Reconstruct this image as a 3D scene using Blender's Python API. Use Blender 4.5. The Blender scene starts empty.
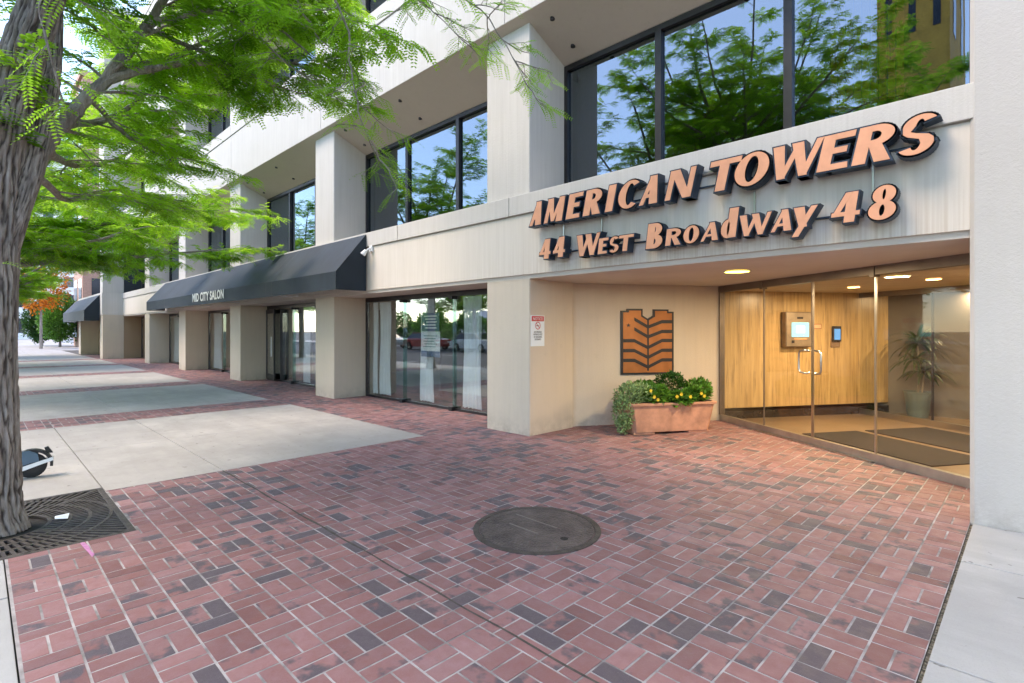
import bpy, math, random
from math import sin, cos, pi, radians, sqrt, atan2
from mathutils import Vector, noise
rnd = random.Random(7)
scene = bpy.context.scene
COL = scene.collection

# ------------------------------------------------------------------ camera frame (metres; X along the facade, Y into the building)
EYE = 1.55; F = 530.5; YAW = radians(45.35)
CD = Vector((-cos(YAW), sin(YAW), 0)); RD = Vector((sin(YAW), cos(YAW), 0))
def at(px, py, d):
    """world point at depth d (metres) in the direction measured in the photo"""
    p = CD * d + RD * ((px - 512) / F * d); p.z = EYE - (py - 330) / F * d
    return p

# ------------------------------------------------------------------ materials
def new_mat(name):
    m = bpy.data.materials.new(name); m.use_nodes = True
    nt = m.node_tree; b = nt.nodes['Principled BSDF']
    return m, nt, b
def nd(nt, t, **kw):
    n = nt.nodes.new(t)
    for k, v in kw.items(): setattr(n, k, v)
    return n
def coords(nt, scale=(1, 1, 1), rot=(0, 0, 0)):
    tc = nd(nt, 'ShaderNodeTexCoord'); mp = nd(nt, 'ShaderNodeMapping')
    mp.inputs['Scale'].default_value = scale; mp.inputs['Rotation'].default_value = rot
    nt.links.new(tc.outputs['Object'], mp.inputs[0]); return mp.outputs[0]
def noise_fac(nt, vec, scale, detail=4, rough=.55, lo=.35, hi=.65):
    n = nd(nt, 'ShaderNodeTexNoise'); n.inputs['Scale'].default_value = scale
    n.inputs['Detail'].default_value = detail; n.inputs['Roughness'].default_value = rough
    nt.links.new(vec, n.inputs['Vector'])
    r = nd(nt, 'ShaderNodeMapRange'); r.inputs[1].default_value = lo; r.inputs[2].default_value = hi
    nt.links.new(n.outputs[0], r.inputs[0]); return r.outputs[0]
def mixc(nt, fac, a, b, mode='MIX'):
    m = nd(nt, 'ShaderNodeMix', data_type='RGBA', blend_type=mode)
    for inp, v in ((m.inputs[0], fac), (m.inputs[6], a), (m.inputs[7], b)):
        if isinstance(v, (int, float)): inp.default_value = v
        elif isinstance(v, tuple): inp.default_value = (*v, 1)
        else: nt.links.new(v, inp)
    return m.outputs[2]
def mathn(nt, op, a, b=None):
    m = nd(nt, 'ShaderNodeMath', operation=op)
    for i, v in enumerate((a, b)):
        if v is None: continue
        if isinstance(v, (int, float)): m.inputs[i].default_value = v
        else: nt.links.new(v, m.inputs[i])
    return m.outputs[0]
def bump(nt, b, h, strength=.3, dist=.01):
    n = nd(nt, 'ShaderNodeBump'); n.inputs['Strength'].default_value = strength; n.inputs['Distance'].default_value = dist
    nt.links.new(h, n.inputs['Height']); nt.links.new(n.outputs[0], b.inputs['Normal'])
def simple(name, col, rough=.6, metal=0., var=.15, vscale=4, bstr=.15, bscale=60, bdist=.004, stretch=(1, 1, 1), spec=None):
    m, nt, b = new_mat(name)
    v = coords(nt, stretch)
    f = noise_fac(nt, v, vscale)
    dark = tuple(c * (1 - var) for c in col); light = tuple(min(1, c * (1 + var)) for c in col)
    nt.links.new(mixc(nt, f, dark, light), b.inputs['Base Color'])
    b.inputs['Roughness'].default_value = rough; b.inputs['Metallic'].default_value = metal
    if spec is not None: b.inputs['Specular IOR Level'].default_value = spec
    if bstr: bump(nt, b, noise_fac(nt, coords(nt, stretch), bscale), bstr, bdist)
    return m
def plaster(name, col, streak=(.55, .5, .44), streak_amt=.5, dirt=(.30, .25, .2), dirt_amt=.35, vertical=True):
    """cast concrete / plaster: fine board ribs, vertical runs of dirt, blotches"""
    m, nt, b = new_mat(name)
    v = coords(nt)
    blot = noise_fac(nt, v, 1.1, 5, .6, .3, .75)
    vs = coords(nt, (9, 9, .5)); st = noise_fac(nt, vs, 1.6, 5, .65, .45, .8)
    vf = coords(nt, (30, 30, .35)); sf = noise_fac(nt, vf, 1.5, 2, .5, .35, .7)
    c0 = mixc(nt, mathn(nt, 'MULTIPLY', blot, .5), col, tuple(c * .86 for c in col))
    c1 = mixc(nt, mathn(nt, 'MULTIPLY', st, streak_amt), c0, streak)
    if vertical: c1 = mixc(nt, mathn(nt, 'MULTIPLY', sf, .22), c1, tuple(c * .72 for c in col))
    sp = noise_fac(nt, v, 6, 8, .75, .60, .80)
    c2 = mixc(nt, mathn(nt, 'MULTIPLY', sp, dirt_amt), c1, dirt)
    sep = nd(nt, 'ShaderNodeSeparateXYZ'); nt.links.new(v, sep.inputs[0])
    zr = nd(nt, 'ShaderNodeMapRange'); zr.inputs[1].default_value = .42; zr.inputs[2].default_value = .0
    nt.links.new(sep.outputs[2], zr.inputs[0])
    spl = noise_fac(nt, v, 4.5, 8, .75, .38, .72)
    c2 = mixc(nt, mathn(nt, 'MULTIPLY', mathn(nt, 'MULTIPLY', mathn(nt, 'POWER', zr.outputs[0], 1.8), spl), .7), c2, (.24, .19, .15))
    scuff = noise_fac(nt, coords(nt, (3, 3, 9)), 2.6, 8, .8, .66, .74)
    c2 = mixc(nt, mathn(nt, 'MULTIPLY', scuff, .22), c2, dirt)
    nt.links.new(c2, b.inputs['Base Color']); b.inputs['Roughness'].default_value = .85
    b.inputs['Specular IOR Level'].default_value = .25
    h = mathn(nt, 'ADD', noise_fac(nt, v, 45, 6, .7), mathn(nt, 'MULTIPLY', sf, .6 if vertical else 0.))
    bump(nt, b, h, .22, .006)
    return m
def stained_fascia():
    """same concrete with rusty runs under the sign"""
    m, nt, b = new_mat('fascia_concrete')
    v = coords(nt)
    vs = coords(nt, (9, 9, .5)); st = noise_fac(nt, vs, 1.6, 5, .65, .4, .8)
    vf = coords(nt, (32, 32, .3)); sf = noise_fac(nt, vf, 1.5, 3, .6, .4, .66)
    col = (.70, .625, .54)
    c = mixc(nt, mathn(nt, 'MULTIPLY', st, .4), col, (.54, .47, .39))
    sep = nd(nt, 'ShaderNodeSeparateXYZ'); nt.links.new(v, sep.inputs[0])
    zr = nd(nt, 'ShaderNodeMapRange'); zr.inputs[1].default_value = 2.95; zr.inputs[2].default_value = 2.4
    nt.links.new(sep.outputs[2], zr.inputs[0])
    xr = nd(nt, 'ShaderNodeMapRange'); xr.inputs[1].default_value = -6.6; xr.inputs[2].default_value = -4.6
    xr.inputs[3].default_value = .35
    nt.links.new(sep.outputs[0], xr.inputs[0])
    k = mathn(nt, 'MULTIPLY', mathn(nt, 'MULTIPLY', sf, zr.outputs[0]), xr.outputs[0])
    c = mixc(nt, mathn(nt, 'MULTIPLY', k, .42), c, (.46, .33, .22))
    c = mixc(nt, mathn(nt, 'MULTIPLY', sf, .07), c, (.42, .37, .31))
    nt.links.new(c, b.inputs['Base Color']); b.inputs['Roughness'].default_value = .85
    bump(nt, b, mathn(nt, 'ADD', noise_fac(nt, v, 50, 5, .7), mathn(nt, 'MULTIPLY', sf, .4)), .12, .004)
    return m
def glass(name, tint=(1, 1, 1), base=.08, ior=1.5, rough=0., refl=(1, 1, 1)):
    m, nt, b = new_mat(name); nt.nodes.remove(b)
    out = nt.nodes['Material Output']
    tr = nd(nt, 'ShaderNodeBsdfTransparent'); tr.inputs[0].default_value = (*tint, 1)
    gl = nd(nt, 'ShaderNodeBsdfGlossy'); gl.inputs['Roughness'].default_value = rough; gl.inputs[0].default_value = (*refl, 1)
    lw = nd(nt, 'ShaderNodeLayerWeight'); lw.inputs[0].default_value = .5
    r0 = ((ior - 1) / (ior + 1)) ** 2
    f = mathn(nt, 'ADD', mathn(nt, 'MULTIPLY', mathn(nt, 'POWER', lw.outputs['Facing'], 4.), 1 - base), base + r0)
    mx = nd(nt, 'ShaderNodeMixShader'); nt.links.new(f, mx.inputs[0]); nt.links.new(tr.outputs[0], mx.inputs[1]); nt.links.new(gl.outputs[0], mx.inputs[2])
    # very slight float-glass waviness
    nb = nd(nt, 'ShaderNodeBump'); nb.inputs['Strength'].default_value = .004; nb.inputs['Distance'].default_value = .02
    nt.links.new(noise_fac(nt, coords(nt), 1.2, 2), nb.inputs['Height']); nt.links.new(nb.outputs[0], gl.inputs['Normal'])
    nt.links.new(mx.outputs[0], out.inputs[0]); return m
def emit(name, col, s):
    m, nt, b = new_mat(name); b.inputs['Base Color'].default_value = (*col, 1)
    b.inputs['Emission Color'].default_value = (*col, 1); b.inputs['Emission Strength'].default_value = s
    return m
def leafmat(name, dif, tra, tr=.5):
    m, nt, b = new_mat(name); out = nt.nodes['Material Output']
    a = nd(nt, 'ShaderNodeAttribute', attribute_name='tone')
    lo = tuple(c * .55 for c in dif); hi = tuple(c * 1.75 for c in dif)
    c = mixc(nt, a.outputs['Fac'], lo, hi)
    nt.links.new(c, b.inputs['Base Color']); b.inputs['Roughness'].default_value = .5
    b.inputs['Specular IOR Level'].default_value = .35
    t = nd(nt, 'ShaderNodeBsdfTranslucent')
    nt.links.new(mixc(nt, a.outputs['Fac'], tuple(c * .5 for c in tra), tuple(min(1, c * 1.4) for c in tra)), t.inputs[0])
    mx = nd(nt, 'ShaderNodeMixShader'); mx.inputs[0].default_value = tr
    nt.links.new(b.outputs[0], mx.inputs[1]); nt.links.new(t.outputs[0], mx.inputs[2]); nt.links.new(mx.outputs[0], out.inputs[0])
    return m
def brickmat():
    m, nt, b = new_mat('clay_pavers')
    a = nd(nt, 'ShaderNodeAttribute', attribute_name='tone')
    a2 = nd(nt, 'ShaderNodeAttribute', attribute_name='flash')
    v = coords(nt)
    red = mixc(nt, a.outputs['Fac'], (.165, .075, .077), (.36, .185, .185))
    n1 = noise_fac(nt, v, 9, 5, .65, .3, .7)
    red = mixc(nt, mathn(nt, 'MULTIPLY', n1, .5), red, (.25, .095, .075))
    chalk = noise_fac(nt, v, 2.2, 6, .7, .45, .8)
    red = mixc(nt, mathn(nt, 'MULTIPLY', chalk, .35), red, (.30, .22, .24))
    # flashed (dark fired) bricks, with an irregular edge
    f = mathn(nt, 'ADD', a2.outputs['Fac'], mathn(nt, 'MULTIPLY', mathn(nt, 'SUBTRACT', noise_fac(nt, v, 7, 3, .6, .25, .75), .5), .9))
    fr = nd(nt, 'ShaderNodeMapRange'); fr.inputs[1].default_value = .42; fr.inputs[2].default_value = .62
    nt.links.new(f, fr.inputs[0])
    c = mixc(nt, mathn(nt, 'MULTIPLY', fr.outputs[0], .88), red, (.082, .074, .088))
    dirt = noise_fac(nt, v, .9, 6, .65, .5, .85)
    c = mixc(nt, mathn(nt, 'MULTIPLY', dirt, .35), c, (.13, .085, .08))
    spk = noise_fac(nt, v, 120, 3, .6, .62, .8)
    c = mixc(nt, mathn(nt, 'MULTIPLY', spk, .35), c, (.42, .36, .34))
    nt.links.new(c, b.inputs['Base Color'])
    rr = nd(nt, 'ShaderNodeMapRange'); rr.inputs[3].default_value = .48; rr.inputs[4].default_value = .8
    nt.links.new(n1, rr.inputs[0]); nt.links.new(rr.outputs[0], b.inputs['Roughness'])
    bump(nt, b, noise_fac(nt, v, 70, 6, .7), .25, .004)
    return m
def pavingmat(name, col, dark):
    m, nt, b = new_mat(name)
    v = coords(nt)
    c = mixc(nt, noise_fac(nt, v, .45, 6, .6, .3, .75), col, tuple(x * .78 for x in col))
    c = mixc(nt, mathn(nt, 'MULTIPLY', noise_fac(nt, v, 1.7, 10, .78, .44, .72), .75), c, dark)
    c = mixc(nt, mathn(nt, 'MULTIPLY', noise_fac(nt, v, .8, 6, .7, .5, .68), .45), c, tuple(min(1, x * 1.28) for x in col))
    c = mixc(nt, mathn(nt, 'MULTIPLY', noise_fac(nt, v, 11, 2, .5, .70, .73), .8), c, (.10, .09, .085))
    c = mixc(nt, mathn(nt, 'MULTIPLY', noise_fac(nt, v, 160, 2, .5, .5, .8), .25), c, (.2, .19, .18))
    c = mixc(nt, mathn(nt, 'MULTIPLY', noise_fac(nt, coords(nt, (.35, 3, 1)), 1.2, 7, .7, .45, .7), .5), c, tuple(x * .66 for x in col))
    at_ = nd(nt, 'ShaderNodeAttribute', attribute_name='tone')
    c = mixc(nt, mathn(nt, 'MULTIPLY', at_.outputs['Fac'], .25), c, tuple(x * .72 for x in col))
    nt.links.new(c, b.inputs['Base Color']); b.inputs['Roughness'].default_value = .8
    bump(nt, b, noise_fac(nt, v, 130, 4, .7), .2, .003)
    return m
def barkmat(name='bark', fiss=False):
    m, nt, b = new_mat(name)
    v = coords(nt, (14, 14, 2.2)); f = noise_fac(nt, v, 1.3, 9, .72, .32, .68)
    c = mixc(nt, f, (.15, .12, .10), (.50, .43, .38))
    c = mixc(nt, mathn(nt, 'MULTIPLY', noise_fac(nt, coords(nt, (5, 5, 1.4)), 1.1, 4, .6, .5, .8), .6), c, (.25, .17, .12))
    c = mixc(nt, mathn(nt, 'MULTIPLY', noise_fac(nt, coords(nt), 3, 4, .6, .5, .8), .5), c, (.25, .25, .255))
    if fiss:
        at_ = nd(nt, 'ShaderNodeAttribute', attribute_name='fissure'); rg = nd(nt, 'ShaderNodeMapRange'); rg.inputs[1].default_value = .1; rg.inputs[2].default_value = .7
        nt.links.new(at_.outputs['Fac'], rg.inputs[0]); c = mixc(nt, rg.outputs[0], (.07, .053, .045), c)
    nt.links.new(c, b.inputs['Base Color']); b.inputs['Roughness'].default_value = .9
    bump(nt, b, mathn(nt, 'ADD', f, mathn(nt, 'MULTIPLY', noise_fac(nt, coords(nt, (40, 40, 9)), 1.4, 4, .6), .4)), .8, .02)
    return m
def travertine():
    m, nt, b = new_mat('travertine')
    c = mixc(nt, noise_fac(nt, coords(nt, (7, 7, .3)), 2.2, 7, .62, .3, .72), (.58, .40, .19), (.36, .225, .095))
    c = mixc(nt, mathn(nt, 'MULTIPLY', noise_fac(nt, coords(nt, (26, 26, 1.4)), 1.3, 5, .6, .54, .64), .5), c, (.13, .08, .04))
    nt.links.new(c, b.inputs['Base Color']); b.inputs['Roughness'].default_value = .28
    return m
def fabric_awning():
    m, nt, b = new_mat('awning_canvas')
    v = coords(nt)
    c = mixc(nt, noise_fac(nt, v, 1.3, 5, .6), (.005, .012, .021), (.009, .020, .032))
    c = mixc(nt, mathn(nt, 'MULTIPLY', noise_fac(nt, coords(nt, (6, 1, 1)), 1.2, 5, .6, .5, .8), .5), c, (.022, .042, .058))
    nt.links.new(c, b.inputs['Base Color']); b.inputs['Roughness'].default_value = .7
    bump(nt, b, noise_fac(nt, v, 300, 2), .15, .002)
    return m

M = dict(
 upper=plaster('pale_concrete', (.64, .595, .54), (.52, .475, .42), .5, (.36, .33, .29), .25),
 column=plaster('column_plaster', (.62, .52, .41), (.47, .40, .33), .3, (.30, .25, .20), .3, vertical=False),
 fascia=stained_fascia(),
 soffit=plaster('soffit_plaster', (.56, .49, .42), (.48, .42, .35), .3, (.28, .22, .18), .4, vertical=False),
 ceiling=simple('entrance_ceiling', (.60, .53, .46), .85, var=.06, vscale=1.2),
 brown=plaster('brown_plaster', (.36, .25, .16), (.3, .2, .13), .3, (.25, .17, .11), .4, vertical=False),
 brick=brickmat(),
 mortar=simple('mortar', (.33, .30, .29), .9, var=.4, vscale=6, bscale=120),
 dark_joint=simple('joint_dirt', (.075, .065, .055), .95, var=.3, vscale=12),
 paving=pavingmat('concrete_paving', (.44, .41, .38), (.27, .25, .228)),
 kerbm=pavingmat('kerb_concrete', (.46, .45, .435), (.36, .34, .33)),
 gravel=simple('gravel_dirt', (.22, .19, .14), .95, var=.7, vscale=60, bstr=1, bscale=60, bdist=.02),
 asphalt=simple('asphalt', (.055, .055, .057), .85, var=.3, vscale=30, bscale=200),
 ground=simple('ground_dirt', (.11, .10, .085), .9, var=.3, vscale=.3),
 whiteline=simple('road_paint', (.72, .72, .70), .6, var=.12, vscale=8),
 bark=barkmat(), trunkbark=barkmat('furrowed_bark', True),
 leaf=leafmat('locust_leaf', (.12, .33, .02), (.46, .92, .05), .6),
 leaf2=leafmat('locust_leaf_far', (.12, .33, .02), (.46, .92, .05), .6),
 leafY=leafmat('orange_leaf', (.45, .13, .015), (.8, .26, .02), .5),
 leafG=leafmat('shrub_leaf', (.08, .20, .03), (.14, .34, .04), .35),
 leafD=leafmat('boxwood_leaf', (.025, .085, .015), (.05, .14, .02), .25),
 leafP=leafmat('pale_leaf', (.25, .36, .17), (.26, .4, .14), .3),
 leafL=leafmat('palm_leaf', (.018, .04, .02), (.1, .2, .05), .2),
 flower=simple('yellow_petals', (.62, .46, .03), .6, var=.1),
 orangeflower=simple('orange_petals', (.78, .32, .03), .6, var=.1),
 bronze=simple('dark_bronze', (.052, .048, .050), .38, .7, var=.15, bstr=0),
 header=simple('bronze_header', (.20, .16, .13), .42, .55, var=.1, bstr=0),
 steel=simple('brushed_steel', (.55, .53, .50), .28, 1., var=.08, vscale=30, stretch=(1, 1, 20), bstr=0),
 black=simple('black_metal', (.018, .018, .02), .45, .2, var=.1, bstr=0),
 iron=simple('cast_iron', (.075, .064, .058), .62, .35, var=.3, vscale=14, bstr=.5, bscale=150, bdist=.003),
 pit=simple('pit_dirt', (.02, .017, .014), .95, var=.4, vscale=30),
 uglass=glass('tinted_window_glass', (.50, .45, .42), .13, 1.6, refl=(.72, .88, 1.)),
 sglass=glass('shop_glass', (.95, .985, .985), .12, 1.55),
 lglass=glass('lobby_glass', (.97, .98, .97), .0, 1.36),
 iglass=glass('inner_glass', (.97, .98, .97), .0, 1.3),
 edge=glass('green_glass_edge', (.62, .86, .80), .10, 1.5),
 curtain=simple('white_curtain', (.86, .88, .88), .85, var=.05, bscale=300),
 dark_room=simple('dark_interior', (.06, .058, .056), .8, var=.2, vscale=1),
 grey_room=simple('grey_interior', (.16, .14, .125), .8, var=.15, vscale=1),
 door_brown=simple('brown_door', (.11, .085, .07), .45, var=.15, bstr=0),
 wood=simple('wooden_door', (.36, .19, .085), .5, var=.25, vscale=5, stretch=(4, 4, .4)),
 trav=travertine(),
 basem=simple('black_baseboard', (.018, .015, .015), .22, 0, var=.2, bstr=0),
 tile=simple('tan_floor_tile', (.17, .12, .08), .3, 0, var=.12, vscale=2.5, bstr=0),
 carpet=simple('dark_carpet', (.016, .013, .011), .95, 0, var=.25, vscale=18, bscale=250, bdist=.006, bstr=.5),
 awning=fabric_awning(),
 whitepaint=simple('white_paint', (.80, .80, .78), .5, 0, var=.04, bstr=0),
 salmon=simple('salmon_letter_face', (.80, .36, .20), .55, 0, var=.07, vscale=7, bstr=0),
 navy=simple('dark_letter_return', (.022, .038, .062), .45, .2, var=.2, vscale=6, bstr=0),
 terra=simple('terracotta', (.52, .265, .175), .75, 0, var=.22, vscale=5, bscale=60, bstr=.3),
 soil=simple('potting_soil', (.04, .028, .02), .95, var=.4, vscale=40),
 copper=simple('copper_panel', (.40, .155, .055), .42, .45, var=.12, vscale=5, bstr=0),
 sign_white=simple('sign_white', (.74, .80, .83), .35, 0, var=.02, bstr=0),
 sign_red=simple('sign_red', (.55, .025, .04), .35, 0, var=.05, bstr=0),
 sign_black=simple('sign_black', (.02, .02, .025), .4, 0, var=.05, bstr=0),
 poster_blue=simple('poster_blue', (.06, .12, .22), .35, 0, var=.2, vscale=20, bstr=0),
 poster_pale=simple('poster_pale', (.86, .88, .86), .35, 0, var=.06, vscale=20, bstr=0),
 rubber=simple('black_rubber', (.02, .02, .02), .8, 0, var=.1),
 blue_metal=simple('blue_grey_metal', (.10, .16, .22), .35, .5, var=.1, bstr=0),
 potgrey=simple('grey_planter', (.10, .135, .14), .5, 0, var=.1),
 screen=emit('lit_screen', (.12, .50, .62), .5), screen_pale=emit('screen_window', (.62, .75, .5), .55),
 screen_blue=emit('reader_screen', (.05, .18, .42), .35),
 lamp_out=emit('downlight_lens', (.95, .85, .12), 3.2), lamp_in=emit('warm_downlight', (1., .62, .28), 7.),
 pinkbrick=simple('pink_brick', (.50, .30, .22), .8, 0, var=.1, vscale=8),
 whitewall=simple('white_render', (.80, .78, .76), .8, 0, var=.05),
 sunsetwall=simple('sunset_gold_wall', (.80, .44, .08), .7, 0, var=.12, vscale=1.5),  # orange-gold of sunset light put into the wall's base colour
 tanwall=simple('tan_stone', (.50, .33, .20), .8, 0, var=.1, vscale=1.5),
 winglass=simple('far_window', (.05, .06, .075), .08, .3, var=.3, vscale=.7, bstr=0),
 hill=simple('hazy_hills', (.24, .29, .33), .95, var=.25, vscale=.02),  # bluish distance haze mixed into the hill colour
 carp1=simple('car_paint_white', (.72, .73, .74), .25, 0, var=.02, bstr=0),
 carp2=simple('car_paint_grey', (.20, .22, .24), .25, .5, var=.02, bstr=0),
 carp3=simple('car_paint_red', (.40, .03, .03), .25, .1, var=.02, bstr=0),
 carglass=simple('car_glass', (.015, .02, .025), .05, .2, var=.02, bstr=0),
 tail=simple('red_lens', (.6, .02, .02), .2, 0, var=.02, bstr=0),
 pink=simple('pink_marking_paint', (.50, .20, .38), .7, 0, var=.2, vscale=30),
 paper=simple('white_paper', (.80, .84, .86), .8, 0, var=.06),
 yellow_sign=simple('yellow_sign_face', (.85, .45, .02), .4, 0, var=.05, bstr=0),
)

# ------------------------------------------------------------------ mesh builder
class MB:
    def __init__(s): s.v = []; s.f = []; s.mi = []; s.att = {}
    def face(s, idx, m=0): s.f.append(tuple(idx)); s.mi.append(m)
    def poly(s, pts, m=0):
        b = len(s.v); s.v += [tuple(p) for p in pts]; s.face(range(b, b + len(pts)), m); return s
    def prism(s, pts2, z0, z1, m=0, bev=0):
        """vertical prism from a ccw polygon in XY"""
        n = len(pts2); b = len(s.v)
        s.v += [(x, y, z0) for x, y in pts2] + [(x, y, z1) for x, y in pts2]
        s.face(range(b + n - 1, b - 1, -1), m); s.face(range(b + n, b + 2 * n), m)
        for i in range(n):
            j = (i + 1) % n; s.face((b + i, b + j, b + n + j, b + n + i), m)
        return s
    def box(s, x0, x1, y0, y1, z0, z1, m=0, ch=0.):
        if x0 > x1: x0, x1 = x1, x0
        if y0 > y1: y0, y1 = y1, y0
        if z0 > z1: z0, z1 = z1, z0
        if ch:
            p = [(x0 + ch, y0), (x1 - ch, y0), (x1, y0 + ch), (x1, y1 - ch), (x1 - ch, y1), (x0 + ch, y1), (x0, y1 - ch), (x0, y0 + ch)]
            return s.prism(p, z0, z1, m)
        return s.prism([(x0, y0), (x1, y0), (x1, y1), (x0, y1)], z0, z1, m)
    def xprism(s, yz, x0, x1, m=0):
        """prism of a (y,z) outline along x"""
        n = len(yz); b = len(s.v)
        s.v += [(x0, y, z) for y, z in yz] + [(x1, y, z) for y, z in yz]
        s.face(range(b, b + n), m); s.face(range(b + 2 * n - 1, b + n - 1, -1), m)
        for i in range(n):
            j = (i + 1) % n; s.face((b + i, b + n + i, b + n + j, b + j), m)
        return s
    def yprism(s, xz, y0, y1, m=0):
        n = len(xz); b = len(s.v)
        s.v += [(x, y0, z) for x, z in xz] + [(x, y1, z) for x, z in xz]
        s.face(range(b, b + n), m); s.face(range(b + 2 * n - 1, b + n - 1, -1), m)
        for i in range(n):
            j = (i + 1) % n; s.face((b + i, b + n + i, b + n + j, b + j), m)
        return s
    def tube(s, pts, rads, seg=8, m=0, cap=True):
        pts = [Vector(p) for p in pts]; n = len(pts)
        if isinstance(rads, (int, float)): rads = [rads] * n
        up = Vector((0.13, .27, 1)); prev = None; b0 = len(s.v)
        for i, p in enumerate(pts):
            t = (pts[min(i + 1, n - 1)] - pts[max(i - 1, 0)]).normalized()
            if prev is None:
                a = t.cross(up)
                if a.length < 1e-3: a = t.cross(Vector((1, 0, 0)))
            else: a = prev - t * prev.dot(t)
            a.normalize(); prev = a; c = t.cross(a)
            for k in range(seg):
                w = 2 * pi * k / seg; q = p + (a * cos(w) + c * sin(w)) * rads[i]; s.v.append((q.x, q.y, q.z))
        for i in range(n - 1):
            for k in range(seg):
                k2 = (k + 1) % seg
                s.face((b0 + i * seg + k, b0 + i * seg + k2, b0 + (i + 1) * seg + k2, b0 + (i + 1) * seg + k), m)
        if cap:
            s.face([b0 + k for k in range(seg - 1, -1, -1)], m); s.face([b0 + (n - 1) * seg + k for k in range(seg)], m)
        return s
    def lathe(s, prof, c=(0, 0, 0), seg=32, m=0, cap=True):
        b0 = len(s.v)
        for r, z in prof:
            for k in range(seg):
                w = 2 * pi * k / seg; s.v.append((c[0] + r * cos(w), c[1] + r * sin(w), c[2] + z))
        for i in range(len(prof) - 1):
            for k in range(seg):
                k2 = (k + 1) % seg
                s.face((b0 + i * seg + k, b0 + i * seg + k2, b0 + (i + 1) * seg + k2, b0 + (i + 1) * seg + k), m)
        if cap:
            s.face([b0 + k for k in range(seg - 1, -1, -1)], m); s.face([b0 + (len(prof) - 1) * seg + k for k in range(seg)], m)
        return s
    def xf(s, fn, start=0):
        s.v[start:] = [tuple(fn(Vector(p))) for p in s.v[start:]]; return s
    def build(s, name, mat, parent=None, smooth=False, loc=None, bevel=0):
        me = bpy.data.meshes.new(name); me.from_pydata(s.v, [], s.f)
        mats = mat if isinstance(mat, (list, tuple)) else [mat]
        for m in mats: me.materials.append(m)
        if len(mats) > 1: me.polygons.foreach_set('material_index', s.mi)
        if smooth: me.polygons.foreach_set('use_smooth', [True] * len(me.polygons))
        for k, vals in s.att.items():
            a = me.attributes.new(k, 'FLOAT', 'FACE'); a.data.foreach_set('value', vals)
        for k, vals in getattr(s, 'vatt', {}).items():
            a = me.attributes.new(k, 'FLOAT', 'POINT'); a.data.foreach_set('value', vals)
        me.update()
        o = bpy.data.objects.new(name, me); COL.objects.link(o)
        if parent: o.parent = parent
        if bevel:
            md = o.modifiers.new('bevel', 'BEVEL'); md.width = bevel; md.segments = 2; md.limit_method = 'ANGLE'
        if loc: o.location = loc
        return o
def tag(o, label=None, cat=None, group=None, kind=None):
    for k, v in (('label', label), ('category', cat), ('group', group), ('kind', kind)):
        if v: o[k] = v
    return o
def empty(name, label, cat, loc=(0, 0, 0), rz=0, group=None):
    o = bpy.data.objects.new(name, None); COL.objects.link(o); o.location = loc; o.rotation_euler = (0, 0, rz)
    o.empty_display_size = .2
    return tag(o, label, cat, group)
def copy_tree(o, parent=None):
    c = o.copy(); COL.objects.link(c)
    if parent: c.parent = parent
    for ch in list(o.children): copy_tree(ch, c)
    return c

# ------------------------------------------------------------------ text helper (vector strokes as mesh)
def text_mesh(txt, size, name, mat, parent, mw, depth=.002, align='CENTER', width=None, bold=0.):
    """mw: 4x4 placing local XY (X right, Y up) of the lettering"""
    cu = bpy.data.curves.new(name, 'FONT'); cu.body = txt; cu.size = size; cu.extrude = depth; cu.align_x = align; cu.offset = bold
    cu.resolution_u = 3; cu.space_character = 1.08
    ob = bpy.data.objects.new(name, cu); COL.objects.link(ob)
    bpy.context.view_layer.update()
    dg = bpy.context.evaluated_depsgraph_get(); me = bpy.data.meshes.new_from_object(ob.evaluated_get(dg))
    bpy.data.objects.remove(ob); bpy.data.curves.remove(cu)
    if width:
        xs = [v.co.x for v in me.vertices]; k = width / max(1e-6, max(xs) - min(xs))
        for v in me.vertices: v.co.x *= k
    me.transform(mw); me.materials.clear(); me.materials.append(mat); me.name = name
    o = bpy.data.objects.new(name, me); COL.objects.link(o)
    if parent: o.parent = parent
    return o
from mathutils import Matrix
def frame(origin, xa, ya):
    xa = Vector(xa).normalized(); ya = Vector(ya).normalized(); za = xa.cross(ya)
    m = Matrix.Identity(4)
    for i in range(3): m[i][0] = xa[i]; m[i][1] = ya[i]; m[i][2] = za[i]; m[i][3] = origin[i]
    return m

# ================================================================== SETTING: ground
MB().poly([(-500, -500, -.17), (500, -500, -.17), (500, 500, -.17), (-500, 500, -.17)]).build('ground', M['ground'])['kind'] = 'structure'
MB().poly([(-400, -17, -.15), (200, -17, -.15), (200, -1.55, -.15), (-400, -1.55, -.15)]).build('road', M['asphalt'])['kind'] = 'structure'
ml = MB()
for i in range(-30, 12):
    ml.poly([(i * 6, -9.3, -.146), (i * 6 + 3, -9.3, -.146), (i * 6 + 3, -9.18, -.146), (i * 6, -9.18, -.146)])
    if i % 1 == 0: ml.poly([(i * 6, -3.8, -.146), (i * 6 + .12, -3.8, -.146), (i * 6 + .12, -1.6, -.146), (i * 6, -1.6, -.146)])
ml.build('road_marking', M['whiteline'])['kind'] = 'structure'
MB().box(-400, 200, -22, -17, -.3, 0).build('opposite_pavement', M['paving'])['kind'] = 'structure'
kb = MB(); kb.box(-400, 200, -1.55, -1.37, -.3, 0); kb.build('kerb', M['kerbm'])['kind'] = 'structure'
MB().box(-400, 200, -1.36, 30, -.25, -.028).build('sidewalk_base', M['dark_joint'])['kind'] = 'structure'

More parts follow.
